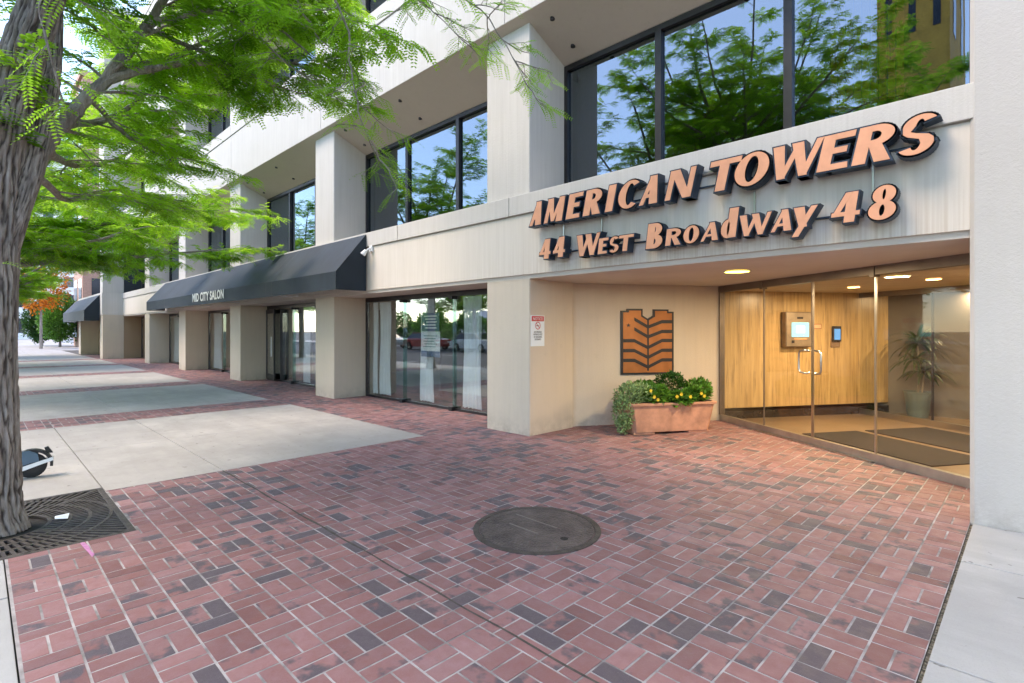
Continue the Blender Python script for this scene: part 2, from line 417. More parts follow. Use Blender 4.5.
KY = .14      # inner edge of the kerb-side concrete strip
def slabs(rects, name, mat, top=0., gap=.006):
    m = MB()
    R2 = random.Random(len(rects)); tn_ = []
    for x0, x1, y0, y1 in rects: m.box(x0 + gap, x1 - gap, y0 + gap, y1 - gap, -.027, top); tn_ += [R2.random()] * 6
    m.att = {'tone': tn_}
    o = m.build(name, mat, bevel=.004); o['kind'] = 'structure'; return o
GX0, GX1, GY0, GY1 = -6.54, -4.96, -.70, .88
ks = []
x = 14.
while x > -4.96 + 1.4: ks.append((x - 1.52, x, -1.36, KY)); x -= 1.52
ks.append((-4.96, x, -1.36, KY))
ks.append((GX0, GX1, -1.36, GY0))
for i in range(26): ks.append((GX0 - 1.5 * (i + 1), GX0 - 1.5 * i, -1.36, KY))
slabs(ks, 'kerb_strip', M['kerbm'])
slabs([(-.364, 3, y, y + 1.5) for y in [KY + 1.5 * i for i in range(3)]] + [(-.364, 3, KY + 4.5, 5.6)], 'entrance_slab', M['kerbm'], .004)
MB().box(-.374, -.358, KY, 5.6, -.027, -.008).build('gravel_gap', M['gravel'])['kind'] = 'structure'
pan = []
strips = [(-6.38 - 6 * k, -11.05 - 6 * k if k else -11.05) for k in range(0)]
edges = []
xr = -6.38
for k in range(6):
    xl = -11.08 - 6 * k
    edges.append((xl, xr)); xr = xl - 1.15
for xl, xr in edges:
    y_lo = KY
    for a, b in ((y_lo, 1.93), (1.93, 4.62)):
        if xr > -6.5 and a == y_lo: pan.append((xl, GX0, a, GY1)); pan.append((xl, (xl + xr) / 2, GY1, b)); pan.append(((xl + xr) / 2, xr, GY1, b))
        else: pan.append((xl, (xl + xr) / 2, a, b)); pan.append(((xl + xr) / 2, xr, a, b))
slabs(pan, 'sidewalk', M['paving'], 0., .005)
far = []
for i in range(20):
    x0 = -41.2 - 4 * (i + 1)
    for a, b in ((KY, 2.4), (2.4, 4.6)): far.append((x0, x0 + 4, a, b))
slabs(far, 'far_sidewalk', M['paving'])
slabs([(-400, -52.5, 4.62, 30)], 'plaza', M['paving'], -.004)

# basket-weave pavers: every brick its own raised block in one sheet
P = .2133
def lobby_side(x, y):     # > 0 inside the glass line
    return (x + 3.86) * .5373 + (y - 9.03) * .8434
def in_brick(x, y):
    if x > -.375 or y < KY: return False
    if GX0 - .001 < x < GX1 + .001 and y < GY1 + .001: return False
    if x > -6.38:
        if y > 6.6 and lobby_side(x, y) > .12: return False
        return y < 9.3 and not (y > 6.6 and (x + 5.25) * .8434 - (y - 6.52) * .5373 < -.25)
    if x < -41.2: return False
    if y > 6.6: return False
    if y > 4.62: return True
    for xl, xr in edges:
        if xl < x < xr: return False
    return True
bk = MB(); tone = []; flash = []
XS = [-6.38, GX1, GX0] + [v_ for e_ in edges for v_ in e_]; YS = [GY1, 4.62]
def paver(x0, x1, y0, y1):
    for b_ in XS:
        if y0 > 4.61 or (b_ in (GX0, GX1) and y0 > GY1 - .001): continue
        if x0 + .001 < b_ < x1 - .001: paver(x0, b_, y0, y1); paver(b_, x1, y0, y1); return
    for b_ in YS:
        if x0 > (GX1 if b_ == GY1 else -6.38) - .001: continue
        if y0 + .001 < b_ < y1 - .001: paver(x0, x1, y0, b_); paver(x0, x1, b_, y1); return
    if x1 - x0 < .02 or y1 - y0 < .02 or not in_brick((x0 + x1) / 2, (y0 + y1) / 2): return
    j = .0042; c = .002
    x0 += j; x1 -= j; y0 += j; y1 -= j
    h = rnd.uniform(-.0012, .0008)
    b = len(bk.v)
    bk.v += [(x0, y0, -.012), (x1, y0, -.012), (x1, y1, -.012), (x0, y1, -.012),
             (x0 + c, y0 + c, h), (x1 - c, y0 + c, h), (x1 - c, y1 - c, h), (x0 + c, y1 - c, h)]
    bk.f += [(b + 4, b + 5, b + 6, b + 7)] + [(b + i, b + (i + 1) % 4, b + 4 + (i + 1) % 4, b + 4 + i) for i in range(4)]
    bk.mi += [0] * 5
    t = min(1, max(0, rnd.gauss(.5, .25)))
    clus = noise.noise(Vector((x0 * .9, y0 * .9, 3.1)))
    pr_ = .20 + .75 * max(0, clus + .08)
    r = rnd.random()
    fl = .75 if r < pr_ * .3 else (rnd.uniform(.34, .56) if r < pr_ * 1.15 else rnd.uniform(0, .2))
    if r < pr_ * .22: fl = 1.1
    tone.extend([t] * 5); flash.extend([fl] * 5)
nx0 = int((-41.2) / P) - 1
for i in range(0, -nx0 + 2):
    x1 = -.375 - i * P; x0 = x1 - P
    for jx in range(0, 44):
        y0 = KY + .01 + jx * P; y1 = y0 + P
        if not any(in_brick(x0 + (x1 - x0) * a_, y0 + (y1 - y0) * b_) for a_ in (.05, .5, .95) for b_ in (.05, .5, .95)): continue
        if (i + jx) % 2: 
            paver(x0, (x0 + x1) / 2, y0, y1); paver((x0 + x1) / 2, x1, y0, y1)
        else:
            paver(x0, x1, y0, (y0 + y1) / 2); paver(x0, x1, (y0 + y1) / 2, y1)
bk.att = {'tone': tone, 'flash': flash}
bk.build('brick_paving', M['brick'])['kind'] = 'structure'
mo = MB()
def mrect(x0, x1, y0, y1): mo.poly([(x0, y0, -.0022), (x1, y0, -.0022), (x1, y1, -.0022), (x0, y1, -.0022)])
mrect(-4.96, -.376, KY, GY1); mrect(-6.38, -.376, GY1, 9.4); mrect(-41.2, -6.38, 4.62, 6.5)
for k in range(5):
    mrect(edges[k + 1][1], edges[k][0], KY, 4.62)
mo.build('mortar_bed', M['mortar'])['kind'] = 'structure'
# the worn dirt-filled control joint that runs on from the slab joint through the pavers
cj = MB(); pts = []
n = 90
for i in range(n + 1):
    x = -6.38 + (5.9) * i / n; w = .006 + .010 * abs(noise.noise(Vector((x * 3, 0, 0)))); yy = 1.92 + .004 * sin(x * 9)
    pts.append((x, yy, w))
for a, b in zip(pts, pts[1:]): cj.poly([(a[0], a[1] - a[2], .0012), (b[0], b[1] - b[2], .0012), (b[0], b[1] + b[2], .0012), (a[0], a[1] + a[2], .0012)])
cj.build('control_joint', M['dark_joint'])['kind'] = 'structure'
pk = MB(); base = Vector((-5.07, .83, .0025))
q = [at(76, 541, 1), at(84, 541, 1), at(95, 553, 1), at(90, 556, 1)]
def gpt(px, py, z=.0025):
    d = F * (EYE - z) / (py - 330); p = at(px, py, d); return (p.x, p.y, z)
pk.poly([gpt(80, 543), gpt(84, 542), gpt(89, 546), gpt(91, 551), gpt(95, 554), gpt(92, 557), gpt(88, 552), gpt(83, 547)])
tag(pk.build('paint_mark', M['pink']), kind='structure')

# ================================================================== OFFICE BUILDING
BK = 'office_building'
bld = empty('office_building', 'long pale concrete office building with recessed dark windows above the brick pavement', 'building', (-20, 9, 0))
def part(mb, name, mat, parent=None, **kw):
    """geometry given in world coordinates, parented to the building's empty"""
    o = mb.build(name, mat, None, **kw); o.parent = parent or bld
    off = Vector((-20, 9, 0)) if (parent is None or parent is bld) else None
    if parent is None or parent is bld: o.matrix_parent_inverse = Matrix.Translation(-off)
    return o
def cw(k): return (-6.17 - 6 * k, -5.25 - 6 * k)      # column x-extent
def bay(k): return (-5.25 - 6 * k, -.17 - 6 * k if k else -.38)
NC = 5
XL = -35.3
FY = 5.65; YW = 6.5
# fascia, sill band, parapet
part(MB().box(XL, -.30, FY, 6.15, 2.362, 3.232, ch=0).box(XL, -.30, FY + .02, 6.1, 3.232, 3.25), 'fascia', M['fascia'])
sb = MB()
segs = [-.30, -5.62, -8.6, -11.5, -14.6, -17.6, -20.6, -23.6, -26.6, -29.6, -32.6, XL]
for a, b in zip(segs, segs[1:]):
    sb.xprism([(FY - .03, 3.25), (6.52, 3.25), (6.52, 3.60), (FY + .06, 3.545), (FY - .03, 3.535)], b + .006, a - .006)
part(sb, 'sill_band', M['upper'], bevel=.006)
par = MB()
seg2 = [1.6, -5.62, -11.6, -17.6, -23.6, -29.6, XL]
for lev in range(3):
    dz = 4.28 * lev
    for a, b in zip(seg2, seg2[1:]):
        par.box(b + .006, a - .006, 5.53, 6.3, 6.10 + dz, 7.50 + dz)
        par.box(b + .006, a - .006, 5.545, 6.3, 7.50 + dz, 7.515 + dz)
        par.box(b + .006, a - .006, 5.51, 6.35, 7.515 + dz, 7.83 + dz)
part(par, 'parapet', M['upper'], bevel=.008)
sf = MB()
for lev in range(3):
    dz = 4.28 * lev
    sf.xprism([(5.532, 6.098 + dz), (YW + .1, 5.62 + dz), (YW + .1, 6.2 + dz), (5.6, 6.2 + dz)], XL, -.3)
part(sf, 'soffit', M['soffit'])
# ground-level ceiling and floor above
part(MB().box(XL, 1.5, 5.68, 18, 2.30, 2.38), 'entrance_ceiling', M['ceiling'])
# columns
for k in range(NC):
    x0, x1 = cw(k)
    part(MB().box(x0, x1, 5.68, 6.7, -.02, 2.299, ch=.012), 'column', M['column'])
    part(MB().box(x0, x1, 5.68, 6.7, 3.50, 6.2, ch=.012), 'column', M['upper'])
    for lev in (1, 2): part(MB().box(x0, x1, 5.68, 6.7, 7.7 + 4.28 * (lev - 1), 6.2 + 4.28 * lev, ch=.012), 'column', M['upper'])
# corner pier beside the entrance, rising full height
part(MB().box(-.38, 2.2, 5.615, 7.6, -.03, 19, ch=.03), 'corner_pier', plaster('pier_plaster', (.56, .525, .485), (.50, .465, .42), .35, (.5, .46, .41), .18, vertical=False))
# core behind the windows
part(MB().box(XL, 2, 12, 22, 0, 19).box(XL, 2, 6.7, 12, 18.6, 19), 'core', M['grey_room'])
for lev in range(3):
    dz = 4.28 * lev
    r = MB()
    r.box(XL, 1.6, 6.6, 12, 3.30 + dz, 3.42 + dz)            # floor
    r.box(XL, 1.6, 6.75, 12, 5.75 + dz, 5.9 + dz)         # ceiling
    for k in range(NC + 1): r.box(cw(k)[0] + .3, cw(k)[1] - .3, 6.7, 12, 3.42 + dz, 5.75 + dz)
    part(r, 'room', M['grey_room'])
# upper windows
def window(x0, x1, z0, z1, parent=None, top_dark=True):
    fr = MB(); w = .055
    y0, y1 = YW - .03, YW + .07
    fr.box(x0, x0 + w, y0, y1, z0, z1); fr.box(x1 - w, x1, y0, y1, z0, z1)
    fr.box(x0 + w, x1 - w, y0, y1, z1 - .075, z1); fr.box(x0 + w, x1 - w, y0, y1, z0, z0 + .03)
    m1 = x0 + (x1 - x0) * .333; m2 = x0 + (x1 - x0) * .667
    for mx in (m1, m2): fr.box(mx - .045, mx + .045, y0, y1, z0 + .03, z1 - .075)
    o = part(fr, 'window', M['bronze'])
    for a, b in ((x0 + w, m1 - .045), (m1 + .045, m2 - .045), (m2 + .045, x1 - w)):
        p = MB().box(a, b, YW + .022, YW + .028, z0 + .03, z1 - .075).build('pane', M['uglass']); p.parent = o
    return o
for k in range(NC + 1):
    x0, x1 = bay(k)
    if k == 5: x0 = XL
    window(x0 + .004, x1 - .004, 3.60, 5.66)
    for lev in (1, 2): window(x0 + .004, x1 - .004, 3.60 + 4.28 * lev, 5.66 + 4.28 * lev)
# vertical blinds pulled to one side behind upper windows
for k in range(NC + 1):
    x0, x1 = bay(k); b = MB(); 
    n = 14 if k else 10
    for i in range(n):
        xx = x0 + .12 + i * .075; a = .9
        b.poly([(xx, 6.66, 3.5), (xx + .05, 6.72, 3.5), (xx + .05, 6.72, 5.6), (xx, 6.66, 5.6)])
    part(b, 'blinds', M['curtain'] if k == 9 else simple('grey_blinds%d' % k, (.33, .30, .27), .8, var=.05))
b = MB()
for i in range(9):
    xx = -1.62 + i * .075
    b.poly([(xx, 6.66, 3.95), (xx + .055, 6.71, 3.95), (xx + .055, 6.71, 5.6), (xx, 6.66, 5.6)])
part(b, 'blinds', simple('sunlit_yellow_blinds', (.80, .45, .06), .7, var=.15))  # slats coloured gold to stand for the sunset glow in this pane
# small soffit downlights
sl = MB()
for k in range(NC + 1):
    x0, x1 = bay(k)
    for xx in (x0 + .35, x0 + 2.5):
        for yy in (5.78, 6.25):
            zz = 6.098 - (yy - 5.532) * .449
            l = MB().lathe([(.035, -.02), (.035, .02)], (xx, yy, zz), 12); part(l, 'soffit_fitting', M['bronze'])

# ---- ground floor shops
part(MB().box(XL, -5.75, 6.55, 12, -.02, .035), 'shop_floor', M['dark_room'])
part(MB().box(XL, -5.75, 10.6, 10.8, .035, 2.3).box(-5.9, -5.75, 6.7, 10.6, .035, 2.3).box(-17.6, -17.45, 6.6, 10.6, .035, 2.3).box(-23.6, -23.45, 6.6, 10.6, .035, 2.3), 'shop_wall', M['grey_room'])
def curtain(x0, x1, y, z0, z1, folds, parent, amp=.035, flare=.0):
    c = MB(); n = folds * 8
    for j in range(7):
        z = z1 + (z0 - z1) * j / 6; gather = 1 - .12 * sin(pi * j / 6) + flare * (j / 6 - .5)
        for i in range(n + 1):
            t = i / n; xm = (x0 + x1) / 2 + (t - .5) * (x1 - x0) * gather
            c.v.append((xm, y + amp * sin(t * folds * 2 * pi + .4 * sin(j)) , z + .01 * sin(i * .9) * (j == 6)))
    for j in range(6):
        for i in range(n): c.face((j * (n + 1) + i, j * (n + 1) + i + 1, (j + 1) * (n + 1) + i + 1, (j + 1) * (n + 1) + i))
    return c
def shopfront(k, joints, curtains, doors=()):
    x0, x1 = bay(k); x0 += .004; x1 -= .004
    fr = MB(); y0, y1 = YW - .03, YW + .05
    fr.box(x0, x0 + .06, y0, y1, 0, 2.298); fr.box(x1 - .06, x1, y0, y1, 0, 2.298)
    fr.box(x0 + .06, x1 - .06, y0, y1, 2.20, 2.298); fr.box(x0 + .06, x1 - .06, y0, y1, 0, .045)
    o = part(fr, 'shop_window', M['bronze'])
    xs = [x0 + .06] + list(joints) + [x1 - .06]
    for a, b in zip(xs, xs[1:]):
        MB().box(a + .006, b - .006, YW, YW + .01, .046, 2.20).build('pane', M['sglass']).parent = o
    for j in joints:
        MB().box(j - .005, j + .005, YW - .045, YW + .05, .05, 2.19).build('glass_fin', M['edge']).parent = o
        MB().box(j - .05, j + .05, YW - .11, YW + .03, 0, .075).box(j - .05, j + .05, YW - .11, YW + .03, 2.14, 2.2).build('pivot_fitting', M['black']).parent = o
    for (a, b, fo) in curtains:
        c = part(curtain(a, b, YW + .10, .07, 2.19, fo, None), 'curtain', M['curtain'], smooth=True)
    return o
s1 = shopfront(1, (-9.66, -7.98), [(-11.12, -10.9, 2), (-10.84, -10.35, 4), (-9.25, -8.75, 5), (-7.85, -7.3, 5)])
part(MB().box(-10.28, -9.62, YW + .9, YW + .95, .04, 2.05), 'interior_door', M['door_brown'])
part(MB().box(-10.25, -10.18, YW + .86, YW + .9, .98, 1.04), 'door_knob', M['steel'])
s2 = shopfront(2, (-15.3, -13.7), [(-14.9, -14.45, 4), (-13.4, -12.95, 4)])
s3 = shopfront(3, (-21.4, -19.8), [(-23.0, -22.0, 6), (-19.4, -19.0, 3)])
s4 = shopfront(4, (-27.4, -25.8), [(-29.0, -27.0, 9), (-26.6, -26.0, 3)])
s5 = shopfront(5, (-33.4,), [(-34.9, -33.5, 6)])
# swing door of the salon bay standing a little open
dr = MB()
dr.box(0, .07, -.02, .02, .03, 2.18).box(.93, 1., -.02, .02, .03, 2.18).box(.07, .93, -.02, .02, .03, .2).box(.07, .93, -.02, .02, 2.06, 2.18)
d0 = dr.build('door', M['bronze']); d0.parent = bld; d0.matrix_parent_inverse = Matrix.Translation((20, -9, 0)); d0.location = (-17.2, YW - .06, 0); d0.rotation_euler = (0, 0, radians(-8))
MB().box(.07, .93, -.004, .004, .2, 2.06).build('pane', M['sglass']).parent = d0
MB().tube([(.86, -.06, .75), (.86, -.06, 1.35)], .018).build('handle', M['whitepaint']).parent = d0
d1 = dr.build('door', M['black']); d1.parent = bld; d1.matrix_parent_inverse = Matrix.Translation((20, -9, 0)); d1.location = (-16.15, YW - .06, 0); d1.rotation_euler = (0, 0, radians(72))
MB().box(.07, .93, -.004, .004, .2, 2.06).build('pane', M['sglass']).parent = d1
MB().tube([(.86, -.06, .85), (.86, -.06, 1.25)], .018).build('handle', M['steel']).parent = d1
# items seen in shop bay 3: a pale green cabinet
cabm = simple('green_cabinet', (.20, .36, .30), .6)
cb = MB().box(-20.9, -20.1, YW + .45, YW + .9, .04, .62); tag(cb.build('reception_desk', cabm, bevel=.01), 'low green desk behind the far salon window', 'desk')
cb = MB().box(-20.9, -20.05, YW + .43, YW + .92, .63, 1.12); tag(cb.build('shelf_unit', M['poster_pale'], bevel=.01), 'pale green shelf unit standing on the low desk in the far salon window', 'shelf')

# ---- entrance: angled plaster wall, glass line, lobby (local frame u along the glass, v inward)
UX, UY, VX, VY = .8434, -.5373, .5373, .8434
WX, WY = -3.86, 9.03
def uv(u, v): return (WX + UX * u + VX * v, WY + UY * u + VY * v)
def uvbox(mb, u0, u1, v0, v1, z0, z1, m=0):
    if u0 > u1: u0, u1 = u1, u0
    if v0 > v1: v0, v1 = v1, v0
    return mb.prism([uv(u0, v0), uv(u1, v0), uv(u1, v1), uv(u0, v1)], z0, z1, m)
LC = 2.225
part(uvbox(MB(), -.25, 0, -2.98, -.03, -.02, 2.298), 'entrance_wall', M['column'])
part(uvbox(MB(), -.25, -.0, -.03, 7.5, .2, 2.298), 'lobby_wall', M['trav'])
part(uvbox(MB(), -.25, .012, .06, 7.5, .0, .145), 'baseboard', M['basem'])
part(uvbox(MB(), 0, 9, 5.6, 5.8, .145, 2.298), 'lobby_wall', M['trav'])
part(uvbox(MB(), .012, 9, 5.585, 5.8, 0, .145), 'baseboard', M['basem'])
part(uvbox(MB(), 5.4, 5.6, .02, 5.6, 0, 2.298), 'lobby_wall', M['trav'])
part(uvbox(MB(), .0, 5.4, .02, 5.6, -.02, .012), 'lobby_floor', M['tile'])
part(uvbox(MB(), .0, 5.4, .06, 5.6, LC, 2.295), 'lobby_ceiling', simple('lobby_ceiling_paint', (.55, .45, .33), .8, var=.05))
part(uvbox(MB(), .0, 5.2, -.05, .055, 2.195, 2.299), 'entrance_header', M['header'])
part(uvbox(MB(), .0, 5.2, -.03, .03, 0, .10), 'bottom_rail', simple('rail_metal', (.42, .39, .36), .32, .8, var=.12, vscale=6, bstr=0))
part(uvbox(MB(), .0, .035, -.045, .05, .1, 2.195), 'entrance_jamb', M['header'])
part(uvbox(MB(), 1.0, 3.0, -.08, .05, -.004, .014), 'door_threshold', M['steel'])
gl = [(.035, 1.08), (1.085, 2.035), (2.045, 2.99), (2.998, 5.1)]
names = ['sidelight', 'door', 'door', 'sidelight']
for (a, b), nm in zip(gl, names):
    g_ = part(uvbox(MB(), a, b - .004, -.006, .006, .1, 2.195), nm, M['lglass'])
    if nm == 'door':
        e_ = b - .010 if a < 1.5 else a + .006
        part(uvbox(MB(), e_ - .006, e_ + .006, -.008, .008, .1, 2.195), 'door_edge', M['steel'], parent=None)
        hu = e_ - .075 if a < 1.5 else e_ + .105; sgn = 1 if a < 1.5 else -1
        pts = []
        for (du, dv, z) in ((.04, -.006, .975), (.035, -.045, .965), (.0, -.06, .965), (-.07, -.062, .975), (-.09, -.062, 1.01), (-.09, -.062, 1.12), (-.09, -.062, 1.23), (-.07, -.062, 1.265), (.0, -.06, 1.275), (.035, -.045, 1.275), (.04, -.006, 1.265)):
            p = uv(hu + du * sgn, dv); pts.append((p[0], p[1], z))
        part(MB().tube(pts, .0125, 10), 'door_handle', M['steel'], smooth=True)
for u_ in (1.082,):
    part(uvbox(MB(), u_ - .006, u_ + .006, -.01, .01, .1, 2.195), 'glass_joint', M['header'])
    part(uvbox(MB(), u_ - .03, u_ + .03, -.06, .03, 2.17, 2.298), 'patch_fitting', M['header'])
part(uvbox(MB(), 2.985, 3.0, -.012, .012, .1, 2.195), 'glass_joint', M['steel'])
part(uvbox(MB(), 2.96, 3.02, -.06, .03, 2.17, 2.298), 'patch_fitting', M['header'])
# second glass line of the vestibule
V2 = 2.88
ig = MB(); uvbox(ig, 0.012, 5.4, V2 - .03, V2 + .03, .012, .11)
part(ig, 'inner_rail', M['steel'])
part(uvbox(MB(), .012, 5.4, V2 - .03, V2 + .03, 2.14, LC), 'inner_header', M['header'])
for a, b in ((.02, 1.34), (1.36, 2.6), (2.62, 5.38)):
    part(uvbox(MB(), a, b, V2 - .005, V2 + .005, .11, 2.14), 'inner_glass', M['iglass'])
part(uvbox(MB(), 1.34, 1.36, V2 - .015, V2 + .015, .11, 2.14), 'glass_joint', M['bronze'])
# lamps
def ceiling_light(p, z, r, lens, power, col, label, cat='ceiling light', group=None, ring=M['whitepaint']):
    o = empty('ceiling_light', label, cat, (p[0], p[1], z), 0, group)
    MB().lathe([(r, 0), (r * 1.12, -.004), (r * 1.12, -.010), (r * .98, -.012), (r * .98, 0)], seg=28, cap=False).build('trim_ring', ring, o)
    MB().lathe([(r * .97, -.006), (r * .97, -.009)], seg=28).build('lens', lens, o)
    li = bpy.data.lights.new('lamp', 'AREA'); li.shape = 'DISK'; li.size = r * 1.8; li.energy = power; li.color = col
    lo = bpy.data.objects.new('lamp', li); COL.objects.link(lo); lo.parent = o; lo.location = (0, 0, -.02)
    return o
ceiling_light((-2.704, 6.808), 2.299, .15, M['lamp_out'], 14, (1, .88, .62), 'round yellow glowing light in the entrance ceiling outside the glass')
for i, (u_, v_, lab) in enumerate(((2.54, 1.41, 'warm round lobby light in the ceiling above the front door mat'), (1.23, 1.49, 'warm round lobby light nearest the intercom wall'),
    (1.1, 4.2, 'warm round lobby light beyond the inner glass above the potted palm'), (3.4, 4.2, 'warm round lobby light at the back right of the lobby'), (4.0, 1.4, 'warm round lobby light hidden behind the corner pier'))):
    p = uv(u_, v_); ceiling_light(p, LC - .001, .085, M['lamp_in'], 15 if i < 2 else 13, (1, .77, .48), lab, group='lobby ceiling lights')
# mats
tag(uvbox(MB(), 1.42, 3.35, .38, 1.34, .0125, .024).build('door_mat', M['carpet'], bevel=.004), 'dark brown floor mat just inside the glass doors', 'mat', 'lobby floor mats')
tag(uvbox(MB(), 1.42, 3.35, 1.50, 2.66, .0125, .024).build('door_mat', M['carpet'], bevel=.004), 'dark brown floor mat deeper in the vestibule before the inner glass', 'mat', 'lobby floor mats')

# intercom on the lobby wall : local frame on wall face: a along v, n outward along u
def wallbox(mb, v0, v1, z0, z1, n0, n1): return uvbox(mb, n0, n1, v0, v1, z0, z1)
ic = empty('intercom', 'large steel intercom panel with a lit screen on the lobby wall', 'intercom', (*uv(0, 1.47), 1.56))
def child(mb, name, mat, par, **kw):
    o = mb.build(name, mat, None, **kw); o.parent = par; o.matrix_parent_inverse = Matrix.Translation(-Vector(par.location)); return o
child(wallbox(MB(), 1.20, 1.74, 1.25, 1.87, .001, .12), 'housing', simple('brown_steel', (.28, .22, .17), .35, .7, bstr=0), ic, bevel=.008)
child(wallbox(MB(), 1.215, 1.725, 1.265, 1.855, .121, .128), 'front_plate', simple('satin_steel', (.46, .38, .30), .35, .8, bstr=0), ic, bevel=.004)
child(wallbox(MB(), 1.31, 1.66, 1.43, 1.68, .129, .134), 'screen', M['screen'], ic)
child(wallbox(MB(), 1.40, 1.57, 1.50, 1.62, .1345, .1365), 'screen_window', M['screen_pale'], ic)
child(wallbox(MB(), 1.42, 1.54, 1.745, 1.78, .129, .134), 'camera_slot', M['sign_black'], ic)
child(wallbox(MB(), 1.31, 1.36, 1.32, 1.37, .129, .136), 'button', M['sign_black'], ic)
child(wallbox(MB(), 1.36, 1.62, 1.385, 1.405, .129, .134), 'label_strip', M['salmon'], ic)
cr = empty('card_reader', 'small black card reader with a blue screen on the lobby wall', 'card reader', (*uv(0, 2.33), 1.43))
child(wallbox(MB(), 2.24, 2.43, 1.24, 1.40, .001, .02), 'back_plate', simple('brown_plate', (.24, .15, .09), .5, .3), cr)
child(wallbox(MB(), 2.245, 2.425, 1.34, 1.62, .021, .055), 'housing', M['black'], cr, bevel=.008)
child(wallbox(MB(), 2.27, 2.40, 1.375, 1.57, .056, .059), 'screen', M['screen_blue'], cr)
np_ = empty('wall_plate', 'small pale notice plate between intercom and card reader', 'plate', (*uv(0, 1.94), 1.61))
child(wallbox(MB(), 1.84, 2.04, 1.57, 1.66, .001, .008), 'frame', simple('plate_frame', (.3, .1, .05), .5), np_)
child(wallbox(MB(), 1.855, 2.025, 1.582, 1.648, .0085, .011), 'face', simple('plate_face', (.72, .45, .28), .5), np_)

# emblem on the angled wall: t from the wall start = v + 2.8155
em = empty('wall_emblem', 'square copper emblem with black chevrons and a star on the angled entrance wall', 'emblem', (*uv(0, -1.38), 1.36))
E0, E1, EZ0, EZ1 = -1.865, -.915, .815, 1.90
def epoly(pts, n0, n1):     # pts in 0..1 emblem coordinates (from 598x683 crop: x 80..530, y 62..642)
    mb = MB(); k = len(pts)
    fr_ = [(uv(n1, E0 + (E1 - E0) * a), EZ0 + (EZ1 - EZ0) * b) for a, b in pts]; bk_ = [(uv(n0, E0 + (E1 - E0) * a), EZ0 + (EZ1 - EZ0) * b) for a, b in pts]
    mb.v = [(p[0], p[1], z) for p, z in fr_] + [(p[0], p[1], z) for p, z in bk_]
    mb.face(range(k)); mb.face(range(2 * k - 1, k - 1, -1))
    for i in range(k): mb.face((i, k + i, k + (i + 1) % k, (i + 1) % k))
    return mb
def ec(x, y): return ((x - 80) / 450, 1 - (y - 62) / 580)
outer = [ec(*p) for p in ((80, 642), (530, 642), (530, 85), (485, 85), (485, 65), (352, 65), (352, 120), (305, 150), (262, 120), (262, 62), (130, 62), (130, 80), (80, 80))]
inner = [ec(*p) for p in ((97, 625), (513, 625), (513, 100), (470, 100), (470, 80), (368, 80), (368, 130), (307, 168), (247, 130), (247, 78), (146, 78), (146, 95), (97, 95))]
child(epoly(outer, .002, .03), 'backing', M['sign_black'], em)
child(epoly(inner, .0305, .034), 'copper_field', M['copper'], em)
def band(mb, pts, w, n0, n1):
    return mb
for i, (y, left) in enumerate(((175, 190), (262, 190), (343, 97), (430, 97), (516, 97))):
    h = 15; L = 160 if left == 190 else y
    if left == 190: lp = [(190, y - 22), (305, y + 48)]
    else: lp = [(97, y), (190, y), (305, y + 62)]
    pl = lp + [(425, y), (513, y)]
    # split to convex quads
    mb = MB()
    for (xa, ya), (xb, yb) in zip(pl, pl[1:]):
        q = epoly([ec(xa, ya + h), ec(xb, yb + h), ec(xb, yb - h), ec(xa, ya - h)], .0343, .040); b0 = len(mb.v); mb.v += q.v
        for f_ in q.f: mb.face([b0 + i_ for i_ in f_])
    child(mb, 'chevron', M['sign_black'], em)
child(epoly([ec(299, 610), ec(313, 610), ec(313, 160), ec(299, 160)], .0343, .0385), 'spine', M['sign_black'], em)
st = []
for i in range(10):
    a = pi / 2 + i * pi / 5; r = 20 if i % 2 == 0 else 8.5; st.append((140 + r * cos(a), 208 - r * sin(a)))
mb = MB()
for i in range(10):
    a, b_ = st[i], st[(i + 1) % 10]
    p = [uv(.037, E0 + (E1 - E0) * ec(*q)[0]) + (EZ0 + (EZ1 - EZ0) * ec(*q)[1],) for q in ((140, 208), a, b_)]
    mb.poly(p)
child(mb, 'star', M['sign_black'], em)

# no-smoking notice on the first column's side face (X = -5.25)
nt_ = empty('notice_sign', 'white and red no smoking notice on the side of the entrance column', 'sign', (-5.25, 5.89, 1.53))
SX = -5.249
def sidebox(y0, y1, z0, z1, n0, n1): return MB().box(SX + n0, SX + n1, y0, y1, z0, z1)
child(sidebox(5.70, 6.00, 1.31, 1.765, 0, .006), 'panel', M['sign_white'], nt_)
child(sidebox(5.715, 5.985, 1.68, 1.755, .0065, .008), 'red_header', M['sign_red'], nt_)
ring = MB(); cy_, cz_ = 5.85, 1.615
for i in range(28):
    a, b_ = 2 * pi * i / 28, 2 * pi * (i + 1) / 28
    ring.poly([(SX + .008, cy_ + r * cos(t), cz_ + r * sin(t)) for r, t in ((.058, a), (.058, b_), (.046, b_), (.046, a))])
ring.poly([(SX + .0085, cy_ + x_, cz_ + y_) for x_, y_ in ((-.038, .030), (-.030, .038), (.038, -.030), (.030, -.038))])
child(ring, 'prohibition_ring', M['sign_red'], nt_)
child(sidebox(cy_ - .032, cy_ + .022, cz_ - .008, cz_ + .004, .0065, .0075), 'cigarette', M['sign_black'], nt_)
def side_text(t, z, size, width, mat, name='lettering'):
    o = text_mesh(t, size, name, mat, None, frame((SX + .0085, cy_, z), (0, 1, 0), (0, 0, 1)), .0005, width=width)
    o.parent = nt_; o.matrix_parent_inverse = Matrix.Translation(-Vector(nt_.location))
side_text('NOTICE', 1.694, .062, .21, M['sign_white'])
for i, (t, w) in enumerate((('NO SMOKING', .17), ('WITHIN 25 FEET', .20), ('OF BUILDING', .18), ('ENTRANCE', .14))):
    side_text(t, 1.508 - i * .036, .036, w, M['sign_black'])

